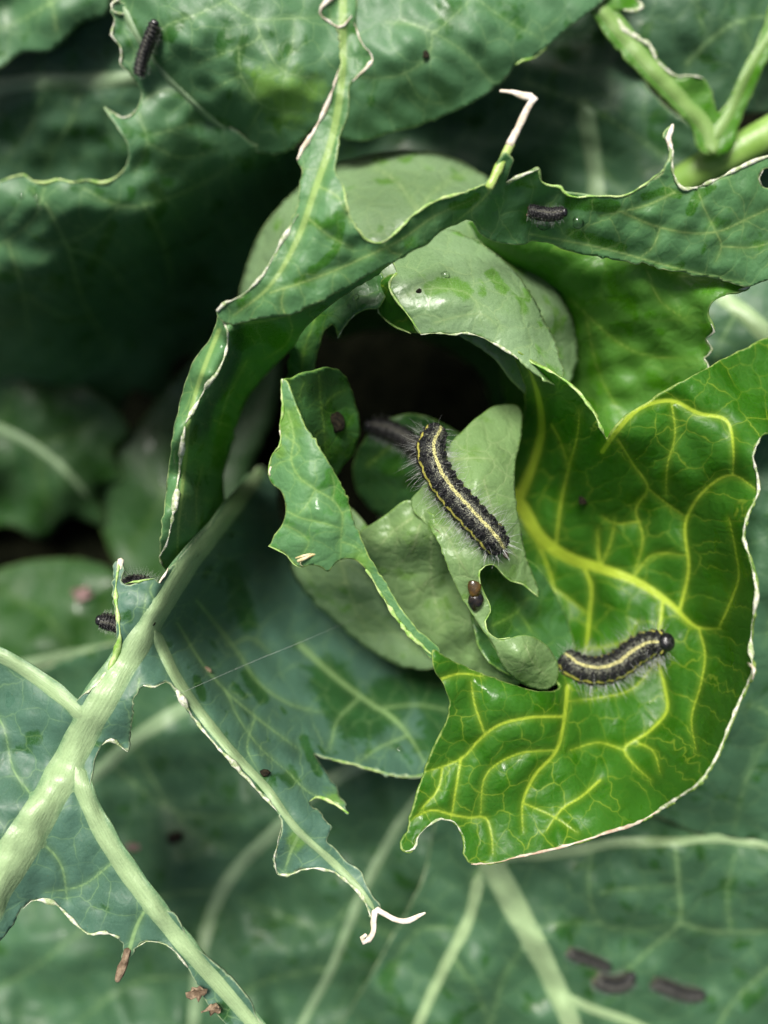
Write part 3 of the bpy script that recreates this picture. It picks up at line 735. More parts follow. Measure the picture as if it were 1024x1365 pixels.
# --- lower leaves round the head
build_leaf('P', 'head_leaf', 'pale blurred head leaf curving under the chewed flap',
    [(385,740),(405,690),(450,670),(510,730),(570,810),(600,860),(590,884),(560,893),(525,884),(490,864),(450,832),(415,800),(392,770)],
    [(400,760,-34),(470,780,-26),(580,865,-26),(545,890,-31),(430,825,-44),(370,760,-48),(450,690,-30),(520,810,-28),(560,820,-32)],
    'cream', spacing=5, seed=29, swell=0.3, veins=[(6,3,[(450,735),(462,775),(478,822),(500,850)]),(4,2,[(462,775),(430,790),(410,800)]),(4,2,[(470,800),(510,830),(560,870)]),(4,2,[(455,745),(490,770),(530,820)])])
build_leaf('H3', 'heart_leaf', 'olive pale heart leaf in the shade beside the folded ridge',
    [(478,712),(510,690),(545,668),(575,685),(600,735),(630,800),(665,870),(692,912),(660,912),(610,892),(575,872),(540,832),(505,782)],
    [(480,712,-14),(545,672,-7),(580,715,-4),(610,860,-18),(560,840,-22),(520,770,-17),(640,830,-8),(600,780,-15),(680,900,-12),(530,715,-8),(500,740,-14)],
    'pale', spacing=4, seed=30, swell=0.8, ruffle=0.7, rscale=50, veins=[(4,2,[(560,700),(545,740),(520,760)]),(4,2,[(550,690),(520,712),(500,735)]),(3.5,2,[(575,715),(575,770),(590,840)]),(3,2,[(575,770),(545,800)])])
build_leaf('R', 'bright_leaf', 'bright green cupped leaf with yellow veins and a chewed lower lobe',
    [(688,470),(715,486),(745,502),(770,522),(790,548),(803,574),(808,585),(822,568),(838,552),(855,542),(880,526),(905,511),(945,489),(985,468),(1040,445),(1110,450),(1120,560),(1050,575),(1014,583),(1004,608),(1010,635),(1012,652),(998,684),(991,712),(1000,745),(1009,790),(1003,830),(1001,865),(1004,895),(990,925),(972,968),(952,1015),(935,1040),(900,1066),(858,1093),(800,1113),(745,1130),(700,1140),(660,1150),(628,1152),(620,1140),(616,1112),(606,1096),(588,1092),(570,1102),(556,1118),(552,1132),(545,1137),(537,1132),(545,1100),(558,1052),(575,1005),(592,968),(600,936),(592,915),(580,895),(578,866),(596,876),(625,890),(662,905),(700,917),(725,922),(746,918),(735,895),(702,850),(682,780),(668,700),(672,640),(692,580),(700,520)],
    [(690,472,2),(745,502,4),(803,575,6),(810,582,5),(705,560,-26),(690,640,-39),(760,590,-12),(850,545,4),(900,535,4),(960,555,4),(985,470,-5),(1060,450,-12),(1100,560,-10),(1005,605,10),(994,700,12),(1007,800,15),(1003,890,16),(960,1000,15),(900,1065,11),(800,1113,4),(700,1140,1),(630,1150,0),(540,1132,4),(590,1040,0),(600,940,3),(580,868,6),(650,900,2),(720,921,-1),(700,800,-39),(720,700,-36),(800,757,-30),(880,800,-22),(900,700,-16),(850,640,-10),(950,840,-10),(820,890,-18),(770,950,-9),(850,1000,-12),(920,960,-5),(700,1050,-2),(640,1000,1),(960,760,-5),(970,650,2),(930,900,-9),(880,1030,1),(745,860,-31),(975,900,4)],
    'bright', spacing=3.0, seed=31, swell=0.5, ruffle=0.3, rscale=60, vein_w=0.6, pucker=1.6, vein_h=0.1,
    veins=[(32,9,[(662,640),(690,668),(722,718),(760,744),(800,757),(850,776),(895,806),(930,836),(962,838)]),(22,9,[(690,668),(710,620),(722,575),(718,530),(702,482)]),
           (5,3,[(800,755),(798,735),(797,705)]),(4.5,3,[(741,728),(748,670),(758,625),(771,572),(772,545)]),(7,4,[(776,750),(788,780),(786,820),(781,866),(772,900)]),(5,3,[(712,712),(730,755),(738,785),(730,830)]),
           (7,5,[(884,795),(880,837),(876,870),(886,915),(890,945),(866,975),(832,1000),(848,1022),(868,1040)]),(7,5,[(906,815),(918,762),(916,690),(936,657),(977,633),(1008,652)]),
           (10,6,[(803,602),(823,574),(855,543),(895,534),(932,551),(968,560),(978,600),(977,633)]),(4,2.5,[(823,585),(845,620),(864,651),(848,678),(857,714),(845,768)]),(3,2,[(864,651),(890,672),(916,690)]),(3,2,[(854,695),(814,696),(803,688)]),
           (5,3,[(958,838),(975,800),(985,770),(981,735),(972,690)]),(4,3,[(932,838),(940,870),(935,910),(922,960),(928,1000)]),(3,2,[(895,534),(900,580),(890,620),(888,660)]),
           (9,4,[(757,915),(752,960),(742,1000),(712,1035),(697,1070),(697,1108)]),(6.5,3,[(752,955),(702,957),(662,968),(640,985),(617,1010),(590,1022),(562,1030)]),(5,3,[(615,1010),(608,1050),(602,1088)]),(4,3,[(602,1086),(625,1090),(647,1090),(655,1112),(657,1138)]),
           (5,2.5,[(588,905),(612,898),(645,902)]),(4,2.5,[(645,975),(632,935),(628,908)]),(5,3,[(800,1040),(775,1062),(750,1078),(728,1108)]),(4,2.5,[(850,990),(870,1000),(880,1030)]),(4,3,[(602,1086),(575,1080),(552,1090)]),(4,3,[(590,1022),(585,1050),(560,1080)]),
           (3.5,2,[(742,1000),(690,1005),(650,1030),(640,1090)]),(3.5,2,[(832,1000),(800,990),(760,1000)]),(3.5,2,[(877,880),(840,920),(800,930),(756,935)]),(3.5,2,[(782,864),(810,862),(840,850),(850,830)]),(3,2,[(735,565),(748,590),(758,622)]),
           (3,2,[(738,785),(760,800),(786,820)]),(3,2,[(800,757),(815,720),(820,690)]),(3,2,[(845,768),(870,740),(916,740)]),(3,2,[(697,1070),(740,1090),(770,1110)])],
    rims=[(1.6,2.6,[(690,472),(715,486),(745,502),(770,522),(790,548),(803,574),(808,585)],'limerim'),(1.8,2.4,[(1014,583),(1004,608),(1010,635),(1012,652),(998,684),(991,712),(1000,745)]),
          (2.0,3.6,[(1000,745),(1009,790),(1003,830),(1001,865),(1004,895)]),(3.4,2.0,[(1004,895),(990,925),(972,968),(952,1015),(935,1040),(900,1066),(858,1093)],'cork'),
          (2.4,1.4,[(880,1080),(858,1093),(800,1113),(745,1130),(700,1140),(660,1150),(628,1152)],'tanrim'),(1.6,1.8,[(616,1112),(606,1096),(588,1092),(570,1102),(556,1118),(552,1132),(540,1135)]),
          (4.5,3.5,[(998,885),(1006,893),(1003,905)],'dry')])
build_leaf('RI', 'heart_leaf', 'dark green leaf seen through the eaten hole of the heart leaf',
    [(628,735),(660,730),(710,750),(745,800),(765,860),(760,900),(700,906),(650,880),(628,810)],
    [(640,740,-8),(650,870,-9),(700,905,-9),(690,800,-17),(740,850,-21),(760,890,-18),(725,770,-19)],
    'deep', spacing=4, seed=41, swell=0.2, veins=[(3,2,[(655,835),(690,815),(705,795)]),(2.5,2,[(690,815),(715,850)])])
build_leaf('H2', 'heart_leaf', 'smooth pale green heart leaf with a ragged eaten hole under a caterpillar',
    [(548,668),(562,650),(580,622),(602,590),(630,562),(665,540),(690,540),(694,585),(687,620),(688,660),(694,705),(702,742),(709,763),(718,785),(719,796),(709,789),(697,779),(681,774),(668,763),(658,753),(647,754),(640,761),(640,775),(645,789),(651,801),(654,815),(647,828),(648,837),(655,847),(664,852),(680,850),(694,847),(711,848),(728,859),(738,872),(745,888),(743,906),(731,919),(712,918),(692,909),(674,892),(657,860),(640,835),(620,803),(601,766),(586,727),(574,704),(558,690)],
    [(670,545,-16),(602,592,-5),(555,678,-5),(640,640,1),(690,720,-3),(719,792,-7),(642,765,1),(600,740,1),(650,845,0),(700,880,1),(742,905,-7),(690,906,-5),(582,720,0),(665,610,-4),(620,690,2),(660,740,1),(725,865,-3),(625,805,-1)],
    'pale', spacing=2.6, seed=32, swell=0.45, ruffle=0.2, jag=0.35, pucker=0.25,
    veins=[(3,1.5,[(562,690),(590,702),(625,704)]),(3,1.5,[(600,614),(640,610),(660,613)]),(2.6,1.2,[(590,702),(610,740),(625,770)]),(2.6,1.2,[(645,640),(660,690),(690,745)]),(2.4,1.2,[(700,860),(715,890),(735,905)]),(2.4,1.2,[(700,880),(690,900)])],
    rims=[(0.9,0.9,[(719,796),(709,789),(697,779),(681,774),(668,763),(658,753),(647,754),(640,761),(640,775),(645,789),(651,801),(654,815),(647,828),(648,837),(655,847),(664,852),(680,850)],'limerim'),
          (0.9,0.7,[(572,694),(580,705),(588,712),(596,720)],'brown')])
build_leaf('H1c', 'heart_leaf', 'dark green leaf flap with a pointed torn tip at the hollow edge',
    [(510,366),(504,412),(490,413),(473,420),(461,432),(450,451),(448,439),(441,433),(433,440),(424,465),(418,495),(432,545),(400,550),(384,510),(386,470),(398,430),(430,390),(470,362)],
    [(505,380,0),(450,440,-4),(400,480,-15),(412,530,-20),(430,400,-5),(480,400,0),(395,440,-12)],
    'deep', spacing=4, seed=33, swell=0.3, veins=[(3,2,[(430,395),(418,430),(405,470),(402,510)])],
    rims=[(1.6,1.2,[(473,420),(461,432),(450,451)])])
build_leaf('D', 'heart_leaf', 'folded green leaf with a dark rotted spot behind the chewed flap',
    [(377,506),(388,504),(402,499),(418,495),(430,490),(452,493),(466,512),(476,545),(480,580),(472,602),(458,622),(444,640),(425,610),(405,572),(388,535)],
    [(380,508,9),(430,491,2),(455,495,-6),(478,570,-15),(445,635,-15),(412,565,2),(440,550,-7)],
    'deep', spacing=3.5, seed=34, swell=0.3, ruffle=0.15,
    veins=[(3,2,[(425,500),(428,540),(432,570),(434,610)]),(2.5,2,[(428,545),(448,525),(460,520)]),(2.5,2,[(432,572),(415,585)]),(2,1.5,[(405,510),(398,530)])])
build_leaf('C', 'heart_leaf', 'chewed green flap with bitten scallops beside the dark hollow',
    [(376,506),(382,508),(390,526),(396,545),(408,568),(424,594),(442,622),(457,648),(466,672),(474,698),(483,722),(493,742),(507,765),(530,803),(556,838),(586,872),(580,880),(560,860),(535,832),(512,798),(497,772),(488,758),(476,748),(462,745),(450,749),(443,756),(437,762),(428,756),(415,754),(402,757),(392,752),(383,741),(370,733),(358,728),(365,715),(375,702),(381,685),(379,668),(374,655),(364,645),(358,634),(360,616),(364,604),(372,596),(375,584),(373,570),(377,550),(375,525)],
    [(378,508,10),(360,622,8),(359,728,8),(395,690,12),(437,758,8),(425,600,13),(400,560,12),(465,672,9),(450,690,12),(490,738,9),(540,826,7),(582,872,6),(410,640,13),(374,655,9),(383,741,8)],
    'flap', spacing=2.6, blotch=[(385,560,38),(478,752,30),(372,602,16)], seed=35, swell=0.25, ruffle=0.12, jag=0.6, pucker=0.7,
    veins=[(3.5,2.5,[(384,548),(392,585),(388,612),(398,635),(420,652),(445,668),(456,684),(455,710),(454,745)]),(2.6,2,[(380,580),(400,600),(388,612)]),(2.8,2,[(380,680),(400,690),(430,697),(452,704)]),(2.4,1.6,[(380,700),(400,710),(412,722),(405,738)]),
           (2.4,1.6,[(444,664),(446,650),(442,630)]),(2.2,1.5,[(456,684),(464,680),(470,680)]),(2.2,1.5,[(455,722),(472,728),(484,738)]),(2,1.5,[(420,652),(410,672),(395,688)]),(2,1.5,[(388,612),(370,618),(360,624)])],
    rims=[(1.7,1.3,[(376,506),(375,525),(377,550),(373,570),(375,584),(372,596),(364,604),(360,616),(358,634)],'limerim'),(1.0,1.0,[(358,728),(370,733),(383,741),(392,752),(402,757)],'limerim'),
          (3.2,2.2,[(488,760),(497,772),(504,786),(512,798)],'limerim'),(2.0,4.2,[(512,798),(524,818),(533,830)],'limerim'),(4.0,1.5,[(533,830),(545,845),(562,860),(580,876)],'limerim'),
          (2.4,2.0,[(361,622),(359,630),(360,634)],'dry'),(2.4,2.0,[(373,574),(374,582)],'dry'),(2.2,2.0,[(376,505),(377,511)],'dry')])
build_leaf('H1', 'head_leaf', 'glossy pale curled lip over the dark hollow of the head',
    [(528,364),(519,377),(527,398),(545,421),(561,446),(580,444),(600,446),(622,444),(640,449),(665,461),(690,478),(720,502),(742,512),(750,500),(745,470),(728,430),(705,385),(670,345),(630,318),(590,304),(550,320),(520,340)],
    [(528,364,3),(519,377,4),(561,445,3),(640,449,3),(690,477,3),(745,508,1),(735,440,-7),(670,345,-9),(590,305,-12),(600,400,5),(540,330,-4),(640,410,4),(700,440,1),(560,380,5)],
    'cream', spacing=3.0, rubbed=[(16,[(575,385),(600,378),(620,388)]),(12,[(655,365),(672,385)])], seed=36, swell=0.3, ruffle=0.15, pucker=0.3,
    veins=[(2.2,1.8,[(530,398),(560,387),(600,385),(625,392),(638,408),(640,430)]),(3,2,[(580,430),(620,420),(640,418),(670,440)])],
    rims=[(1.8,1.8,[(528,364),(519,377),(527,398),(545,421),(561,446)],'limerim'),(1.4,1.8,[(561,446),(580,444),(600,446),(622,444),(640,449),(665,461),(690,478)],'cork')])
build_leaf('H1b', 'head_leaf', 'small bright green turned edge of the curled lip',
    [(528,363),(519,366),(509,373),(503,396),(505,416),(516,428),(530,437),(548,444),(562,446),(546,422),(528,400),(519,379)],
    [(528,363,3),(519,378,3.5),(545,421,3),(562,446,2.5),(503,400,-3),(530,437,-3),(515,400,1)],
    'bright', spacing=2.6, seed=37, swell=0.1, ruffle=0.05, pucker=0.1, jag=0.4, rims=[(1.2,1.2,[(503,396),(505,416),(516,428),(530,437),(548,444)],'limerim')])

# --- the arching outer leaf and the torn front leaf
build_leaf('W', 'outer_leaf', 'upright left leaf wall with a thick white corky margin',
    [(292,410),(289,425),(284,442),(267,466),(250,500),(240,535),(232,570),(225,620),(218,680),(213,732),(214,748),(222,760),(242,752),(262,735),(290,705),(300,680),(298,640),(308,600),(320,555),(335,525),(364,490),(390,464),(410,434),(442,406),(502,366),(525,348),(440,380),(380,405),(310,415)],
    [(285,440,6),(240,535,2),(222,650,0),(215,740,-1),(302,440,14),(288,500,12),(255,550,10),(243,590,9),(236,660,7),(225,720,3),(330,440,6),(320,500,-8),(285,560,-8),(268,640,-12),(255,720,-6),(295,680,-28),(305,600,-34),(335,525,-28),(390,462,-14),(440,405,3),(512,354,8),(380,412,11),(370,445,0)],
    'sweep', spacing=3.4, rubbed=[(22,[(322,452),(350,440),(372,452)]),(14,[(300,560),(290,620)])], seed=38, swell=0.4, ruffle=0.2,
    veins=[(8,6,[(292,440),(276,480),(262,520),(252,560),(247,610),(242,660),(238,700),(236,748)]),(3.5,2.5,[(312,432),(350,428),(385,420),(430,400)]),(3,2,[(385,421),(390,438),(380,460),(350,480)]),(3,2,[(330,480),(300,540),(290,580)]),(3,2,[(285,560),(310,570)]),(2.5,2,[(270,620),(262,660),(262,700)])],
    rims=[(2.6,3.0,[(297,426),(303,440),(302,466),(293,490),(276,514),(259,544),(247,564)]),(4.2,3.6,[(246,568),(243,590),(239,630),(233,672),(227,706)]),(3.2,1.8,[(227,706),(221,728),(213,742),(218,755)])])
build_leaf('S', 'outer_leaf', 'arching waxy leaf torn into a long narrow rib with withered spurs',
    [(438,-90),(438,-12),(430,6),(424,16),(432,26),(446,33),(453,60),(452,92),(440,130),(420,172),(400,205),(397,213),(402,224),(401,246),(392,285),(372,328),(346,372),(320,395),(296,407),(289,415),(295,428),(310,432),(350,424),(388,419),(422,404),(460,385),(500,362),(530,347),(565,328),(597,304),(630,296),(640,310),(660,322),(690,326),(720,322),(760,335),(850,352),(920,366),(970,376),(1000,382),(1030,370),(1140,352),(1170,230),(1100,198),(1050,202),(1022,209),(1000,217),(960,237),(930,249),(912,252),(903,244),(897,226),(896,200),(895,182),(898,167),(893,168),(885,184),(890,191),(892,210),(885,226),(860,245),(835,260),(800,261),(768,257),(752,256),(748,250),(735,248),(723,243),(718,225),(700,232),(675,243),(680,225),(684,212),(672,204),(660,228),(648,245),(620,256),(585,266),(560,280),(540,297),(522,315),(505,324),(490,320),(475,303),(462,272),(457,246),(449,232),(450,195),(464,150),(470,108),(485,95),(498,80),(486,62),(477,38),(475,0),(480,-90)],
    [(458,-80,22),(450,30,22),(498,80,19),(430,150,19),(399,215,18),(385,300,17),(295,415,15),(340,422,14),(420,300,20),(430,398,15),(490,320,18),(530,346,14),(600,262,16),(598,303,11),(680,208,16),(718,226,14),(640,305,5),(690,315,1),(720,322,0),(760,258,10),(800,300,8),(850,350,3),(895,170,14),(915,252,12),(1000,218,12),(960,320,8),(1000,381,3),(1100,220,8),(1130,350,0),(520,322,17),(455,130,21),(370,390,17),(470,370,15)],
    'sweep', spacing=3.2, rubbed=[(9,[(455,300),(448,330),(432,350),(415,362)]),(10,[(950,248),(930,262),(920,282)]),(9,[(905,260),(890,255),(860,262)]),(9,[(635,262),(622,272),(605,275)]),(14,[(760,270),(820,275)]),(10,[(760,310),(830,330)])], seed=39, swell=0.4, ruffle=0.2, jag=0.7, pucker=0.6,
    holes=[[(1012,236),(1018,226),(1028,224),(1034,236),(1030,250),(1018,249)]],
    veins=[(15,9,[(456,-80),(457,30),(456,100),(441,190),(421,250),(396,320),(356,385),(312,420)]),(3.5,2.5,[(360,390),(430,367),(490,341),(530,322),(580,288),(640,262)]),(4,3,[(662,243),(643,266),(602,300)]),
           (4,3,[(900,256),(866,272),(828,282),(800,288)]),(4,3,[(832,284),(880,303),(955,309),(1000,290),(1060,262)]),(3.5,2.5,[(955,309),(962,328),(954,348)]),(3.5,2.5,[(707,312),(800,330),(917,361),(990,377)]),(3,2,[(512,324),(520,335),(540,340)]),
           (3,2,[(425,248),(450,262),(468,300)]),(3,2,[(410,290),(440,315),(470,330)]),(3,2,[(962,328),(1000,330),(1060,310)]),(3,2,[(880,303),(870,330),(850,345)]),(3,2,[(955,309),(940,280),(930,252)]),(3,2,[(380,420),(375,400),(380,385)])],
    rims=[(2.6,3.4,[(398,285),(372,328),(346,372),(320,395),(298,406),(290,414)]),(2.2,3.4,[(452,92),(440,130),(420,172),(400,205),(397,213)],'dry'),(3.0,4.4,[(470,20),(452,36),(438,28),(426,16),(436,2),(450,-8)],'dry'),(2.2,3.2,[(472,30),(482,56),(497,79),(484,95),(470,108)],'dry'),
          (2.0,2.2,[(457,246),(462,272),(475,303),(490,320),(505,324),(522,315),(540,297),(560,280),(585,266),(620,256),(648,245)],'limerim'),(2.2,3.2,[(675,243),(700,232),(718,225)]),(1.6,1.8,[(718,226),(723,243),(735,248),(748,250),(752,256),(800,261),(835,260),(860,245),(885,226)],'limerim'),
          (2.0,3.0,[(897,200),(897,226),(903,244),(912,252),(930,249)]),(3.0,2.4,[(930,249),(960,237),(1000,217),(1022,209),(1060,203)]),(2.0,2.0,[(1016,247),(1012,238),(1018,227)])],
    tips=[('spur',[(652,250,15.2,5.5),(663,228,15.5,6.0),(674,205,16,6.5),(682,190,16.5,6.0)]),('dry',[(679,194,16.5,6.0),(690,172,17,5.2),(700,152,17.5,4.6),(707,138,18,4.2),(712,132,18,5.5),(698,128,17.5,5.5),(684,123,17,3.2),(667,121,16.5,2.2)]),
          ('dry',[(895,212,14.2,2.6),(894,195,14.5,3.4),(891,184,14.8,4.0),(895,174,15,3.4),(897,166,15,1.8)])])
build_leaf('F1', 'outer_leaf', 'torn front leaf eaten down to a thick pale midrib and side veins',
    [(350,622),(322,656),(300,680),(283,695),(255,725),(238,748),(226,757),(219,768),(213,776),(205,772),(190,774),(176,779),(166,780),(164,760),(161,746),(156,747),(151,766),(150,790),(154,820),(156,850),(150,875),(140,897),(125,915),(105,931),(97,938),(75,922),(50,899),(20,879),(-20,860),(-150,826),(-180,1000),(-170,1200),(-90,1330),(-20,1275),(12,1240),(30,1212),(42,1202),(70,1203),(95,1225),(118,1245),(140,1243),(158,1250),(164,1262),(163,1278),(175,1274),(183,1262),(195,1256),(210,1256),(228,1264),(250,1290),(264,1315),(276,1338),(300,1365),(350,1430),(400,1430),(350,1366),(334,1336),(312,1308),(286,1284),(268,1268),(250,1248),(236,1222),(215,1208),(190,1178),(162,1140),(138,1110),(124,1085),(119,1060),(122,1035),(128,1010),(136,993),(148,986),(159,993),(170,1002),(174,980),(176,955),(181,926),(192,913),(206,916),(222,909),(236,920),(252,948),(282,987),(317,1024),(347,1057),(371,1083),(376,1100),(370,1125),(366,1147),(370,1165),(383,1167),(402,1160),(425,1158),(447,1163),(466,1178),(481,1192),(490,1210),(496,1226),(508,1214),(499,1195),(486,1175),(481,1162),(463,1150),(450,1135),(437,1119),(441,1103),(432,1088),(419,1076),(412,1069),(421,1063),(441,1069),(465,1084),(455,1060),(436,1030),(421,1005),(432,1009),(470,1019),(515,1031),(545,1036),(575,1031),(608,1000),(630,930),(610,870),(540,820),(470,775),(410,735),(375,690),(366,640)],
    [(318,675,-30),(350,630,-66),(255,740,-6),(215,810,2),(160,760,3),(152,880,4),(105,940,6),(60,1075,8),(0,1180,10),(-120,850,2),(-150,1200,8),(0,1000,2),(42,1203,4),(160,1255,4),(250,1290,2),(350,1410,0),(190,1180,4),(125,1050,5),(170,995,2),(225,905,2),(300,1000,2),(373,1085,2),(368,1165,-1),(447,1160,0),(497,1222,1),(464,1084,-5),(415,1010,-13),(300,900,-20),(350,960,-14),(360,740,-66),(340,790,-48),(420,850,-58),(440,940,-34),(560,1030,-22),(500,970,-34),(610,920,-48),(530,880,-60),(540,960,-38),(450,790,-72),(255,830,-16),(60,980,3),(100,1150,4),(310,830,-40)],
    'front', spacing=3.4, rubbed=[(10,[(352,1035),(345,1050)]),(9,[(262,905),(270,930)]),(10,[(405,985),(415,1010),(425,1030)]),(46,[(440,905),(480,960),(520,930)]),(40,[(560,900),(590,950),(585,990)]),(20,[(310,760),(330,830)]),(14,[(330,900),(350,930)])], blotch=[(445,1070,28),(395,1120,22)], seed=40, swell=0.5, ruffle=0.2, jag=0.7, pucker=0.7,  # bloom rubbed off; broad strokes also paint shade on the low right blade
    veins=[(9,6,[(400,860),(450,905),(490,935),(525,958),(550,988),(566,1016)]),(4,3,[(500,945),(560,940),(610,950)]),(4,3,[(480,930),(450,960),(440,1000)]),(4,3,[(545,980),(500,1000),(480,1015)]),(6,4,[(400,1110),(388,1135),(380,1160)]),(7,5,[(172,1268),(182,1235),(198,1205)]),(4,3,[(236,830),(270,885),(300,920),(340,955),(400,1000)]),(4,3,[(262,800),(310,860),(350,915),(390,940),(430,950)]),(3,2,[(300,920),(320,960),(350,1000),(385,1030)]),(3,2,[(340,955),(330,1000),(345,1030)]),
           (3,2,[(385,1030),(410,1055),(440,1068)]),(3,2,[(60,1080),(20,1030),(0,960),(-40,920)]),(4,3,[(40,1110),(80,1150),(90,1200)]),(3,2,[(150,1150),(110,1180),(60,1190)]),(3,2,[(205,800),(200,785),(204,776)]),(3,2,[(185,850),(192,815),(195,790)]),(3,2,[(186,905),(180,940),(172,985)]),(3,2,[(310,860),(330,850),(360,870)])],
    ribs=[(18,66,[(346,630),(322,664),(293,702),(255,748),(215,810),(165,888),(115,970),(65,1065),(0,1170),(-80,1310)]),(17,9,[(205,838),(218,868),(232,898),(264,946),(310,1003),(356,1052),(396,1106),(440,1146),(480,1186),(500,1214)]),
          (26,20,[(100,1020),(112,1058),(130,1098),(162,1152),(206,1212),(250,1266),(300,1322),(360,1392)]),(22,14,[(125,975),(92,938),(58,911),(10,880),(-80,846)]),(10,8,[(235,752),(236,765),(228,790)])],
    rims=[(3.6,4.4,[(160,748),(156,770),(154,795),(158,825),(160,850),(154,875),(145,893)],'limerim'),(2.6,2.0,[(145,893),(128,913),(106,930)]),(1.8,1.8,[(166,779),(190,774),(205,772)],'limerim'),(2.4,2.0,[(224,757),(219,768),(212,776)],'dry'),
          (2.0,3.0,[(192,913),(206,916),(222,909),(236,920)]),(4.6,3.2,[(236,920),(252,948),(282,987),(317,1024),(347,1057),(371,1083)]),(1.6,1.8,[(376,1100),(370,1125),(366,1147),(370,1165)]),(1.9,2.4,[(370,1165),(383,1167),(402,1160),(425,1158),(447,1163)]),(2.4,2.8,[(447,1163),(466,1178),(481,1192),(490,1210),(496,1226)]),
          (1.8,2.4,[(412,1069),(421,1063),(441,1069),(465,1084)],'limerim'),(1.2,1.2,[(432,1009),(470,1019),(515,1031),(545,1036),(572,1031)],'limerim'),(2.2,2.6,[(136,993),(148,986),(159,993),(170,1002)]),(3.0,3.2,[(30,1212),(42,1202),(70,1203),(95,1225),(118,1245),(140,1243),(158,1250)]),(2.2,2.2,[(183,1262),(195,1256),(210,1256),(228,1264),(250,1290)])],
    tips=[('dry',[(500,1214,1.5,4.5),(498,1230,1.5,4.2),(498,1242,2,4.0),(492,1252,2.5,4.2),(485,1256,3,3.6),(483,1250,3.6,3.0),(488,1246,4,2.2)]),('dry',[(502,1212,1.5,4.0),(514,1219,1.5,3.8),(530,1227,2,3.8),(546,1227,2.5,4.0),(558,1221,3,3.4),(567,1217,3.4,1.4)]),
          ('brown',[(170,1266,4,4.5),(166,1282,4,5.0),(160,1298,3.6,5.6),(156,1308,3.4,3.0)]),('dry',[(161,746,3.2,4.2),(159,760,3.2,4.6)])])

# ------------------------------------------------------------------ caterpillars
def cat_mat(name, yel=(0.62, 0.60, 0.24), lat=(0.50, 0.47, 0.10), grey=(0.25, 0.26, 0.19), blk=(0.005, 0.006, 0.007)):
    m, t = new_mat(name)
    g = NT(t)
    tc = g.n('ShaderNodeTexCoord')
    mp = g.n('ShaderNodeMapping'); mp.inputs['Scale'].default_value = (1000, 1000, 1000)
    g.l(tc.outputs['Object'], mp.inputs['Vector'])
    P = mp.outputs[0]
    ph = g.n('ShaderNodeAttribute', attribute_name='around').outputs['Fac']       # 0 back, 1 belly
    sg = g.n('ShaderNodeAttribute', attribute_name='segment').outputs['Fac']      # 0..1 inside each ring
    n1 = g.noise(P, 1.6, 3.0, 0.6).outputs['Fac']
    n2 = g.noise(P, 4.5, 3.0, 0.6, w=5).outputs['Fac']
    sp = g.n('ShaderNodeTexVoronoi', feature='F1'); g.l(P, sp.inputs['Vector']); sp.inputs['Scale'].default_value = 3.4
    phn = g.math('ADD', ph, g.math('MULTIPLY', g.math('SUBTRACT', n1, 0.5), 0.085))
    joint = g.mapr(g.math('ABSOLUTE', g.math('SUBTRACT', sg, 0.5)), 0.22, 0.5, 0.0, 1.0)
    speck = g.math('MULTIPLY', g.mapr(sp.outputs['Distance'], 0.22, 0.36, 1.0, 0.0), g.mapr(g.math('ADD', n2, g.math('MULTIPLY', joint, 0.12)), 0.575, 0.62, 0.0, 1.0))
    c = g.mix(speck, blk, grey)
    c = g.mix(g.math('MULTIPLY', joint, g.mapr(n2, 0.52, 0.62, 0.0, 0.55)), c, tuple(0.9 * x for x in grey))
    # band next to the back line is paler and dotted
    b2 = g.math('MULTIPLY', g.mapr(phn, 0.10, 0.20, 1.0, 0.0), g.mapr(n2, 0.50, 0.58, 0.0, 0.85))
    c = g.mix(b2, c, tuple(1.15 * x for x in grey))
    d = g.mapr(phn, 0.024, 0.046, 1.0, 0.0)
    c = g.mix(g.math('MULTIPLY', d, g.mapr(n2, 0.42, 0.54, 0.12, 1.0)), c, yel)
    l = g.mapr(g.math('ABSOLUTE', g.math('SUBTRACT', phn, 0.40)), 0.026, 0.052, 1.0, 0.0)
    c = g.mix(g.math('MULTIPLY', l, g.mapr(n2, 0.36, 0.5, 0.35, 1.0)), c, lat)
    v = g.mapr(phn, 0.50, 0.66, 0.0, 1.0)
    c = g.mix(g.math('MULTIPLY', v, 0.8), c, (0.13, 0.15, 0.10))
    bp = g.n('ShaderNodeBump'); bp.inputs['Strength'].default_value = 0.6; bp.inputs['Distance'].default_value = 0.0003
    g.l(g.math('ADD', n2, g.math('MULTIPLY', sp.outputs['Distance'], -0.6)), bp.inputs['Height'])
    b = g.n('ShaderNodeBsdfPrincipled')
    g.l(c, b.inputs['Base Color']); g.l(bp.outputs[0], b.inputs['Normal']); b.inputs['Roughness'].default_value = 0.5; b.inputs['Specular IOR Level'].default_value = 0.3
    o = g.n('ShaderNodeOutputMaterial'); g.l(b.outputs[0], o.inputs['Surface'])
    return m
M['cat'] = cat_mat('caterpillar_skin')
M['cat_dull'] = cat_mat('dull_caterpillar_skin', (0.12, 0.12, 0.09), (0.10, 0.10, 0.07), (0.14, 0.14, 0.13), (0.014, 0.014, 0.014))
M['wart'] = simple_mat('black_wart', (0.004, 0.004, 0.005), (0.010, 0.010, 0.012), 2.0, 0.42, 0.2, 0.0001, spec=0.28)
M['hair'] = simple_mat('pale_hair', (0.42, 0.44, 0.42), (0.72, 0.74, 0.70), 0.8, 0.45, 0.0, 0.0001, trans=0.3)
M['head'] = simple_mat('black_head', (0.008, 0.008, 0.010), (0.05, 0.05, 0.05), 1.2, 0.22, 0.3, 0.0002, lo=0.5, hi=0.8)
M['foot'] = simple_mat('brown_foot', (0.07, 0.045, 0.025), (0.16, 0.11, 0.06), 1.0, 0.4, 0.2, 0.0002)

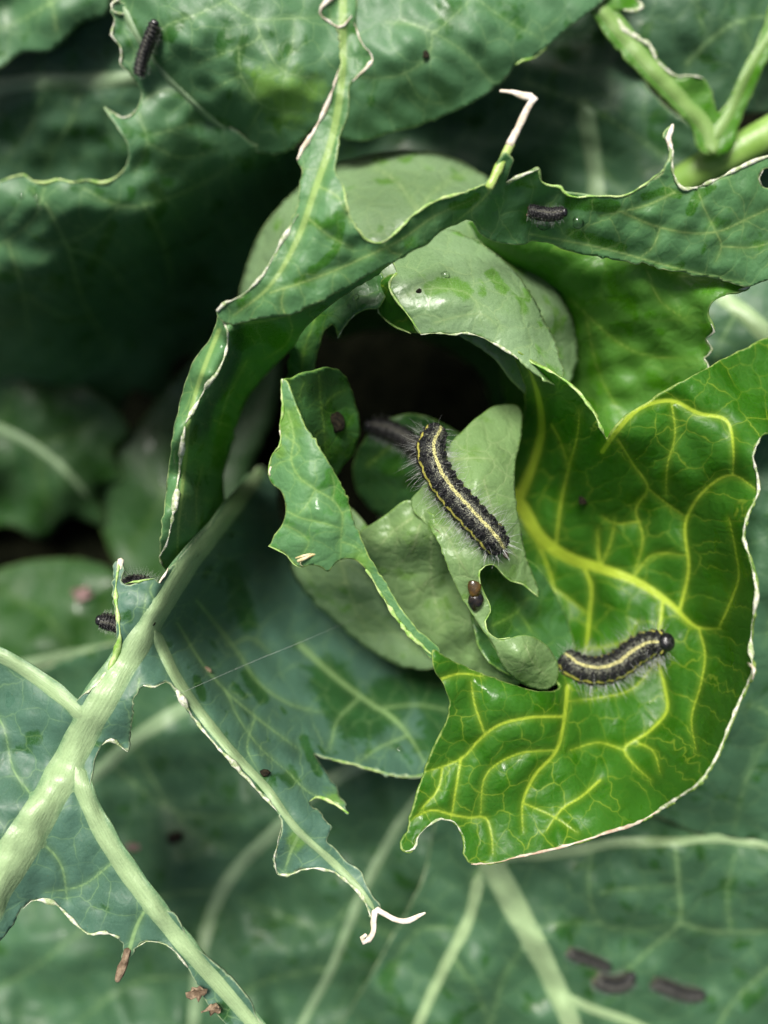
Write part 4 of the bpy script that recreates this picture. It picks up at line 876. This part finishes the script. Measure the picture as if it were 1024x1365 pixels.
def ico(sub=1):
    bm = bmesh.new(); bmesh.ops.create_icosphere(bm, subdivisions=sub, radius=1.0)
    v = np.array([p.co[:] for p in bm.verts]); f = [tuple(q.index for q in fc.verts) for fc in bm.faces]
    bm.free(); return v, f
ICO1, ICO2, ICO3 = ico(1), ico(2), ico(3)

def hair_geo(p, d, L, r0, bend, V, F):
    """a curved three-sided bristle"""
    d = d / np.linalg.norm(d)
    a = np.cross(d, (0.3, 0.5, 0.8)); a /= np.linalg.norm(a)
    b = np.cross(d, a)
    base = len(V)
    n = 4
    for i in range(n):
        t = i / n
        c = p + d * L * t + bend * L * t * t
        r = r0 * (1 - 0.75 * t)
        for k in range(3):
            an = 2.094 * k
            V.append(c + r * (math.cos(an) * a + math.sin(an) * b))
    V.append(p + d * L + bend * L)
    for i in range(n - 1):
        for k in range(3):
            q, w = base + i * 3 + k, base + i * 3 + (k + 1) % 3
            F.append((q, w, w + 3, q + 3))
    for k in range(3): F.append((base + (n-1)*3 + k, base + (n-1)*3 + (k+1) % 3, base + n*3))

def caterpillar(label, path, rad_px, roll=0.0, seed=0, detail=2, hair_len=2.2, up=(0, 0, 1), skin='cat', group='caterpillars feeding on the cabbage'):
    r = np.random.RandomState(seed)
    P = catmull(np.asarray(path, float), 2.0)
    C = np.array([at(*p) for p in P])
    L = np.concatenate([[0], np.cumsum(np.linalg.norm(np.diff(C, axis=0), axis=1))])
    N, K, SEG = (112, 32, 13) if detail > 1 else (66, 20, 13)
    S = np.linspace(0, 1, N)
    C = np.stack([np.interp(S * L[-1], L, C[:, k]) for k in range(3)], 1)
    T = np.gradient(C, axis=0); T /= np.linalg.norm(T, axis=1)[:, None]
    upv = np.array(up, float); upv /= np.linalg.norm(upv)
    zc = P[len(P)//2][2]
    R0 = rad_px * (FOCUS - zc) * KPX * MM
    side = np.cross(T, upv); side /= np.linalg.norm(side, axis=1)[:, None]
    upn = np.cross(side, T)
    cr, sr = math.cos(roll), math.sin(roll)
    A, B = upn * cr + side * sr, side * cr - upn * sr          # A: back direction, B: flank direction
    prof = np.minimum(1.0, 0.62 + 0.38 * np.sin(np.clip(S / 0.12, 0, 1) * math.pi / 2)) * (1 - 0.22 * np.clip((S - 0.80) / 0.20, 0, 1))
    endc = np.sqrt(np.clip(1 - (1 - np.clip(S / 0.035, 0, 1)) ** 2, 0, 1)) * np.sqrt(np.clip(1 - (1 - np.clip((1 - S) / 0.03, 0, 1)) ** 2, 0, 1))
    seg = (S * SEG) % 1.0
    seg_b = 1 - 0.085 * np.abs(np.cos(math.pi * seg)) ** 6 - 0.018 * (0.5 + 0.5 * np.cos(seg * 6.283 * 4))
    RR = R0 * prof * seg_b * np.maximum(endc, 0.02)
    root = empty('caterpillar', tuple(C[N//2] - upn[N//2] * R0))
    tag(root, label, 'caterpillar', group)
    verts, ar, sgm = [], [], []
    for i in range(N):
        for k in range(K):
            a = 2 * math.pi * k / K
            ca, sa = math.cos(a), math.sin(a)
            fl = 0.93 if ca > 0 else 0.80
            q = 1
            verts.append(C[i] + RR[i] * q * (A[i] * ca * fl + B[i] * sa))
            ar.append(abs(math.atan2(sa, ca)) / math.pi); sgm.append(seg[i])
    faces = [(i*K+k, i*K+(k+1) % K, (i+1)*K+(k+1) % K, (i+1)*K+k) for i in range(N-1) for k in range(K)]
    faces += [tuple(range(K))[::-1], tuple(range((N-1)*K, N*K))]
    me = bpy.data.meshes.new('body')
    me.from_pydata([tuple(v) for v in verts], [], faces)
    for nm, arr in (('around', ar), ('segment', sgm)):
        t_ = me.attributes.new(nm, 'FLOAT', 'POINT'); t_.data.foreach_set('value', np.array(arr, np.float32))
    me.update()
    bm = bmesh.new(); bm.from_mesh(me); bmesh.ops.recalc_face_normals(bm, faces=bm.faces); bm.to_mesh(me); bm.free()
    link_mesh('body', me, M[skin], root)
    # warts and bristles
    WV, WF, HV, HF = [], [], [], []
    def surf(s, a):
        i = min(N - 1, max(0, int(round(s * (N - 1)))))
        ca, sa = math.cos(a), math.sin(a)
        fl = 0.93 if ca > 0 else 0.80
        nrm = A[i] * ca + B[i] * sa
        return C[i] + RR[i] * (A[i] * ca * fl + B[i] * sa), nrm, T[i]
    iv, jf = ICO1
    for sgi in range(SEG):
        for row, (so, angs) in enumerate(((0.25, (0.55, 0.92)), (0.50, (0.36, 0.74, 1.02, 1.62)), (0.75, (0.60, 0.95, 1.70)))):
            for a in angs:
                for sgn in (-1, 1):
                    for rep in range(2 if detail > 1 else 1):
                        s = (sgi + so + r.uniform(-0.10, 0.10)) / SEG
                        if s < 0.012 or s > 0.975: continue
                        aa = sgn * (a + r.uniform(-0.14, 0.14))
                        p, nm, tg = surf(s, aa)
                        w = R0 * (0.125 if row == 1 and rep == 0 else r.uniform(0.045, 0.09))
                        b0 = len(WV)
                        for q in iv: WV.append(p + q * w)
                        WF += [tuple(b0 + z for z in f) for f in jf]
                        low = abs(a) > 1.2
                        for h in range(1 if (low or (rep == 0 and row == 1)) else 0):
                            d = nm + 0.55 * r.randn(3) * 0.6 + (np.array((0, 0, 0.35)) if not low else 0)
                            hair_geo(p, d, R0 * hair_len / 3.2 * r.uniform(0.55, 1.15) * (1.15 if low else 0.8), R0 * 0.008, 0.20 * r.randn(3), HV, HF)
        # fringe of hair along the flanks
        for h in range(9 if detail > 1 else 6):
            for sgn in (-1, 1):
                s = (sgi + r.rand()) / SEG
                if s > 0.98: continue
                p, nm, tg = surf(s, sgn * r.uniform(1.55, 2.25))
                hair_geo(p, nm + 0.28 * r.randn(3), R0 * hair_len / 3.2 * r.uniform(0.55, 1.4), R0 * 0.009, 0.14 * r.randn(3), HV, HF)
    for h in range(26 if detail > 1 else 12):       # tuft at the rear
        p, nm, tg = surf(0.012 + 0.03 * r.rand(), r.uniform(-2.2, 2.2))
        hair_geo(p, nm * 0.7 - tg * 0.9 + 0.35 * r.randn(3), R0 * hair_len / 3.2 * r.uniform(0.5, 1.0), R0 * 0.013, 0.2 * r.randn(3), HV, HF)
    tag(pydata('warts', WV, WF, M['wart'], root), kind='stuff')
    tag(pydata('hair', HV, HF, M['hair'], root, smooth=False), kind='stuff')
    # head capsule
    hv, hf = ICO3
    pc = C[-1] + T[-1] * R0 * 0.05 - A[-1] * R0 * 0.08
    hd = np.array([pc + R0 * (T[-1] * q[0] * 0.50 + B[-1] * q[1] * 0.66 + A[-1] * q[2] * 0.60) + B[-1] * R0 * 0.0 for q in hv])
    notch = np.array([max(0, 1 - abs(q[1]) / 0.22) * max(0, q[2] * 0.6 + q[0] * 0.6) for q in hv])
    hd -= (notch * 0.10 * R0)[:, None] * T[-1][None, :]
    pydata('head', hd, hf, M['head'], root)
    # feet: three pairs of true legs, four pairs of prolegs and the rear claspers
    cv, cf = ICO2
    for s, ln, wd in ((0.93, 0.40, 0.13), (0.87, 0.42, 0.13), (0.80, 0.42, 0.14), (0.58, 0.36, 0.24), (0.50, 0.36, 0.24), (0.42, 0.36, 0.24), (0.34, 0.36, 0.24), (0.04, 0.34, 0.24)):
        for sgn in (-1, 1):
            p, nm, tg = surf(s, sgn * 2.45)
            dn = -A[int(s * (N-1))]
            pydata('leg', [p + R0 * (dn * (q[0] * ln) + tg * q[1] * wd * (1 - 0.3 * q[0]) + np.cross(dn, tg) * q[2] * wd * (1 - 0.3 * q[0])) for q in cv], cf, M['foot'], root)
    return root

def on(key, x, y, up): return (x, y, SURF[key](x, y) + up)

# the two sharp ones
caterpillar('black and yellow hairy caterpillar with white bristles crawling on the pale heart leaf',
    [on('H2',668,733,2.0), on('H2',652,712,2.4), on('H2',626,684,2.6), on('H2',600,655,2.6), (581,625,1.6), (574,596,-0.5), (582,574,-5.0)], 20.5, roll=0.22, seed=3, hair_len=3.6)
caterpillar('arched hairy caterpillar with raised head on the bright green leaf',
    [(750,876,SURF['R'](750,876) + 6.0), on('R',768,889,4.0), on('R',795,894,2.6), on('R',822,887,2.9), on('R',846,869,4.2), on('R',868,858,6.0), on('R',887,856,8.0)], 19.0, roll=-0.45, seed=4, hair_len=3.8)
# dim ones
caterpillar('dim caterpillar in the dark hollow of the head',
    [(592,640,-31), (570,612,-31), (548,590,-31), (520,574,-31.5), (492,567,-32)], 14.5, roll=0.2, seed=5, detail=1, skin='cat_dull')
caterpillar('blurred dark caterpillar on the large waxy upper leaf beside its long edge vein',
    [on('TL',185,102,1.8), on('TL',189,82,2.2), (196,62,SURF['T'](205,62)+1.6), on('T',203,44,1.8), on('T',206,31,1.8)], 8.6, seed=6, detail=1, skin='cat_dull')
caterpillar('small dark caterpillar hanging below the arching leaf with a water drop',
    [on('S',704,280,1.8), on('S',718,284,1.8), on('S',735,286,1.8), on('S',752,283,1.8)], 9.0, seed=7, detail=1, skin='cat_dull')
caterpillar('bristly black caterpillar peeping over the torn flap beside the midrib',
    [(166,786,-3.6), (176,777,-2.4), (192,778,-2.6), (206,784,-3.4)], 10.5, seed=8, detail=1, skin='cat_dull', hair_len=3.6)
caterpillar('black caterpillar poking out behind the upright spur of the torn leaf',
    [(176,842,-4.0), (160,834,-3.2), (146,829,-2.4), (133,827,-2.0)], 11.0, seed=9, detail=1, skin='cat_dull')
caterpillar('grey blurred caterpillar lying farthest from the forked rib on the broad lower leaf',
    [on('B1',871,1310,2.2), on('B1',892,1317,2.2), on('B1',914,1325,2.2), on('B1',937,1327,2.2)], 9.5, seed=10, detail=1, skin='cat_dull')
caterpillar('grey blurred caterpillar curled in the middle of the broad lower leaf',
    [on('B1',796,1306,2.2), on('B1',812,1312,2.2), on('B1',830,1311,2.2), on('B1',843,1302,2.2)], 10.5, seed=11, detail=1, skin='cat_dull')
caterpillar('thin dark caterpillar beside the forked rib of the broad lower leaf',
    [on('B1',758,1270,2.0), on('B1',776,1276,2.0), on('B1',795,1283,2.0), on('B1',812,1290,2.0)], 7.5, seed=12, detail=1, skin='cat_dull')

# ------------------------------------------------------------------ droppings, drops, scraps
M['wetblack'] = simple_mat('wet_black_frass', (0.004, 0.004, 0.004), (0.02, 0.014, 0.008), 0.7, 0.08, 0.3, 0.0005, coat=1.0)
M['stain'] = simple_mat('brown_wet_stain', (0.10, 0.055, 0.008), (0.035, 0.022, 0.006), 0.6, 0.14, 0.3, 0.0003, coat=0.8)
M['frass'] = simple_mat('dark_frass', (0.008, 0.007, 0.004), (0.03, 0.024, 0.012), 1.0, 0.7, 1.0, 0.0008, spec=0.2)
M['straw'] = simple_mat('straw_husk', (0.50, 0.40, 0.16), (0.76, 0.68, 0.42), 0.8, 0.4, 0.4, 0.0003)
M['petal'] = simple_mat('pink_petal', (0.13, 0.075, 0.07), (0.26, 0.16, 0.15), 0.3, 0.6, 0.3, 0.0004)
def water_mat():
    m, t = new_mat('water')
    g = NT(t)
    fr_ = g.n('ShaderNodeFresnel'); fr_.inputs['IOR'].default_value = 1.33
    tr = g.n('ShaderNodeBsdfTransparent'); tr.inputs['Color'].default_value = (0.93, 0.96, 0.93, 1)
    gl = g.n('ShaderNodeBsdfGlossy'); gl.inputs['Roughness'].default_value = 0.03
    ms = g.n('ShaderNodeMixShader'); g.l(fr_.outputs[0], ms.inputs[0]); g.l(tr.outputs[0], ms.inputs[1]); g.l(gl.outputs[0], ms.inputs[2])
    o = g.n('ShaderNodeOutputMaterial'); g.l(ms.outputs[0], o.inputs['Surface'])
    return m
M['water'] = water_mat()

def lump(name, x, y, z, rx, ry, rz, ang, mat, seed, rough=0.12, parent=None, geo=None):
    """uneven pellet; radii in plan pixels"""
    r = np.random.RandomState(seed)
    v, f = geo or ICO3
    k = (FOCUS - z) * KPX * MM
    c = np.array(at(x, y, z))
    w = [r.randn(3) * 2.2 for _ in range(5)]
    d = 1 + rough * sum(np.sin(v @ q + i) for i, q in enumerate(w)) / 2.2
    q = v * d[:, None] * np.array((rx, ry, rz)) * k
    ca, sa = math.cos(ang), math.sin(ang)
    q = np.stack([q[:, 0] * ca - q[:, 1] * sa, q[:, 0] * sa + q[:, 1] * ca, q[:, 2]], 1) + c
    return pydata(name, q, f, M[mat], parent)

z0 = SURF['H2'](635, 797)
fr = empty('frass_pellet', at(635, 797, z0))
tag(fr, 'glossy black wet dropping with a brown stain beside the eaten hole', 'dropping', 'caterpillar droppings')
lump('pellet', 635, 799, z0 + 0.8, 11.5, 15, 8, 0.15, 'wetblack', 1, 0.26, fr)
lump('stain', 633, 784, SURF['H2'](633, 780) + 0.3, 9.5, 13, 4.5, 0.1, 'stain', 2, 0.12, fr)
for lab, key, x, y, a, b, mt, sd in (
        ('small black crumb of frass on the bright leaf between its veins', 'R', 778, 667, 6.5, 5.5, 'frass', 3),
        ('tiny dark crumb of frass on the glossy curled lip', 'H1', 559, 388, 3.6, 3.0, 'frass', 4),
        ('dark flat crumb on the torn front leaf above its nibbled notch', 'F1', 353, 1030, 8.0, 4.5, 'frass', 5),
        ('pinkish brown crumb on the blade of the torn front leaf', 'F1', 276, 892, 3.2, 5.5, 'brown', 6),
        ('brown crumb under the rear end of the sharp caterpillar', 'H2', 674, 740, 5.5, 4.5, 'brown', 7),
        ('small grey speck on the thick pale midrib', 'F1', 203, 832, 2.8, 3.2, 'frass', 8),
        ('black rotted lump on the folded green leaf', 'D', 447, 561, 12, 11, 'frass', 9),
        ('dark blurred crumb on the leaf with two soft ribs', 'B2', 232, 1117, 9, 7, 'frass', 10),
        ('small dark speck on the large waxy upper leaf', 'T', 568, 74, 5, 4, 'frass', 12)):
    zz = SURF[key](x, y)
    tag(lump('frass_pellet', x, y, zz + 0.05 * a, a, b, 0.55 * min(a, b), sd * 0.7, mt, sd, 0.34, geo=ICO2), lab, 'dropping', 'caterpillar droppings')
for x, y, a, key, lab in ((500, 600, 4.5, 'DK2', 'clear droplet shining in the dark hollow'), (594, 367, 6.5, 'H1', 'clear droplet at the upper side of the glossy curled lip'), (727, 297, 11, 'S', 'large clear drop beside the small caterpillar under the arching leaf'),
        (771, 296, 9, 'S', 'flat clear drop on the arching leaf away from the caterpillar'), (532, 1001, 6.5, 'F1', 'clear droplet on the shaded blade of the torn leaf beside a yellow vein'), (49, 262, 5.0, 'TL', 'middle one of three droplets on the scalloped leaf'), (28, 260, 4.5, 'TL', 'droplet nearest the scalloped rim of the left leaf'),
        (53, 276, 4.0, 'TL', 'droplet farthest from the rim of the scalloped leaf'), (692, 392, 3.0, 'H0', 'tiny clear droplet on the soft pale lobe'), (876, 303, 2.4, 'S', 'pinhead droplet on a side vein of the arching leaf'), (262, 740, 3.0, 'F1', 'pinhead droplet at the top of the pale midrib'),
        (475, 396, 5.0, 'H1c', 'long clear drop on the dark torn flap'), (466, 408, 3.0, 'H1c', 'round clear drop on the dark torn flap')):
    zz = SURF[key](x, y)
    o = lump('water_droplet', x, y, zz + 0.02 * a, a, a * 0.85, a * 0.55, x * 0.1, 'water', x, 0.05)
    tag(o, lab, 'droplet', 'water droplets on the leaves')
# straw coloured husk on the chewed flap
hk = empty('insect_husk', on('C', 409, 743, 0))
tag(hk, 'tiny straw coloured insect husk on the chewed flap', 'husk')
zc = SURF['C'](409, 743)
tube('abdomen', [(397,748,zc+0.4,2.0),(404,745,zc+0.6,3.0),(412,741,zc+0.6,2.8),(420,738,zc+0.6,2.0),(425,735,zc+0.5,1.2)], M['straw'], hk, 8, 0.8, 0.1, 2)
tube('wing', [(394,744,zc+0.7,0.8),(404,741,zc+1.0,1.6),(414,738,zc+0.9,0.8)], M['straw'], hk, 6, 0.3)
tube('leg', [(402,747,zc+0.5,0.5),(400,752,zc+0.2,0.4),(404,755,zc+0.1,0.3)], M['straw'], hk, 5, 1.0)
# silk
st = tube('silk_thread', [(232,928,SURF['F1'](232,928)+0.3,0.14),(330,885,-6,0.14),(420,848,-8,0.14),(478,822,SURF['P'](478,822)+0.3,0.14)], M['hair'], None, 5, 1.0)
tag(st, 'single fine silk thread stretched over the torn front leaf blade', 'silk thread')
# curled brown scraps on the side vein of the torn leaf
def scrap(label, x, y, key, n, seed, size, mat='brown'):
    r = np.random.RandomState(seed)
    z = SURF[key](x, y)
    k = (FOCUS - z) * KPX * MM
    c = np.array(at(x, y, z + 0.9))
    ring = [(math.cos(t) * size * r.uniform(0.45, 1.4), math.sin(t) * size * 0.8 * r.uniform(0.35, 1.1)) for t in np.linspace(0, 6.283, n, endpoint=False)]
    V = [c] + [c + np.array((a * k, b * k, r.uniform(-0.25, 0.75) * size * k)) for a, b in ring] + [c + np.array((a * 0.55 * k, b * 0.55 * k, r.uniform(-0.05, 0.3) * size * k)) for a, b in ring]
    F = [(0, n + 1 + i, n + 1 + (i + 1) % n) for i in range(n)] + [(n + 1 + i, 1 + i, 1 + (i + 1) % n, n + 1 + (i + 1) % n) for i in range(n)]
    o = pydata('dry_scrap', V, F, M[mat])
    md = o.modifiers.new('thickness', 'SOLIDIFY'); md.thickness = 0.0003
    tag(o, label, 'leaf scrap')
scrap('curled brown dry scrap high on the side vein of the torn leaf', 264, 1322, 'F1', 15, 2, 14)
scrap('curled tan dry scrap lower on the side vein of the torn leaf', 286, 1345, 'F1', 13, 5, 13)
scrap('faded pink petal on the dark shaded leaf', 110, 790, 'B3', 10, 7, 15, 'petal')
scrap('small pink petal scrap on the leaf with two soft ribs', 178, 1128, 'B2', 9, 8, 11, 'petal')
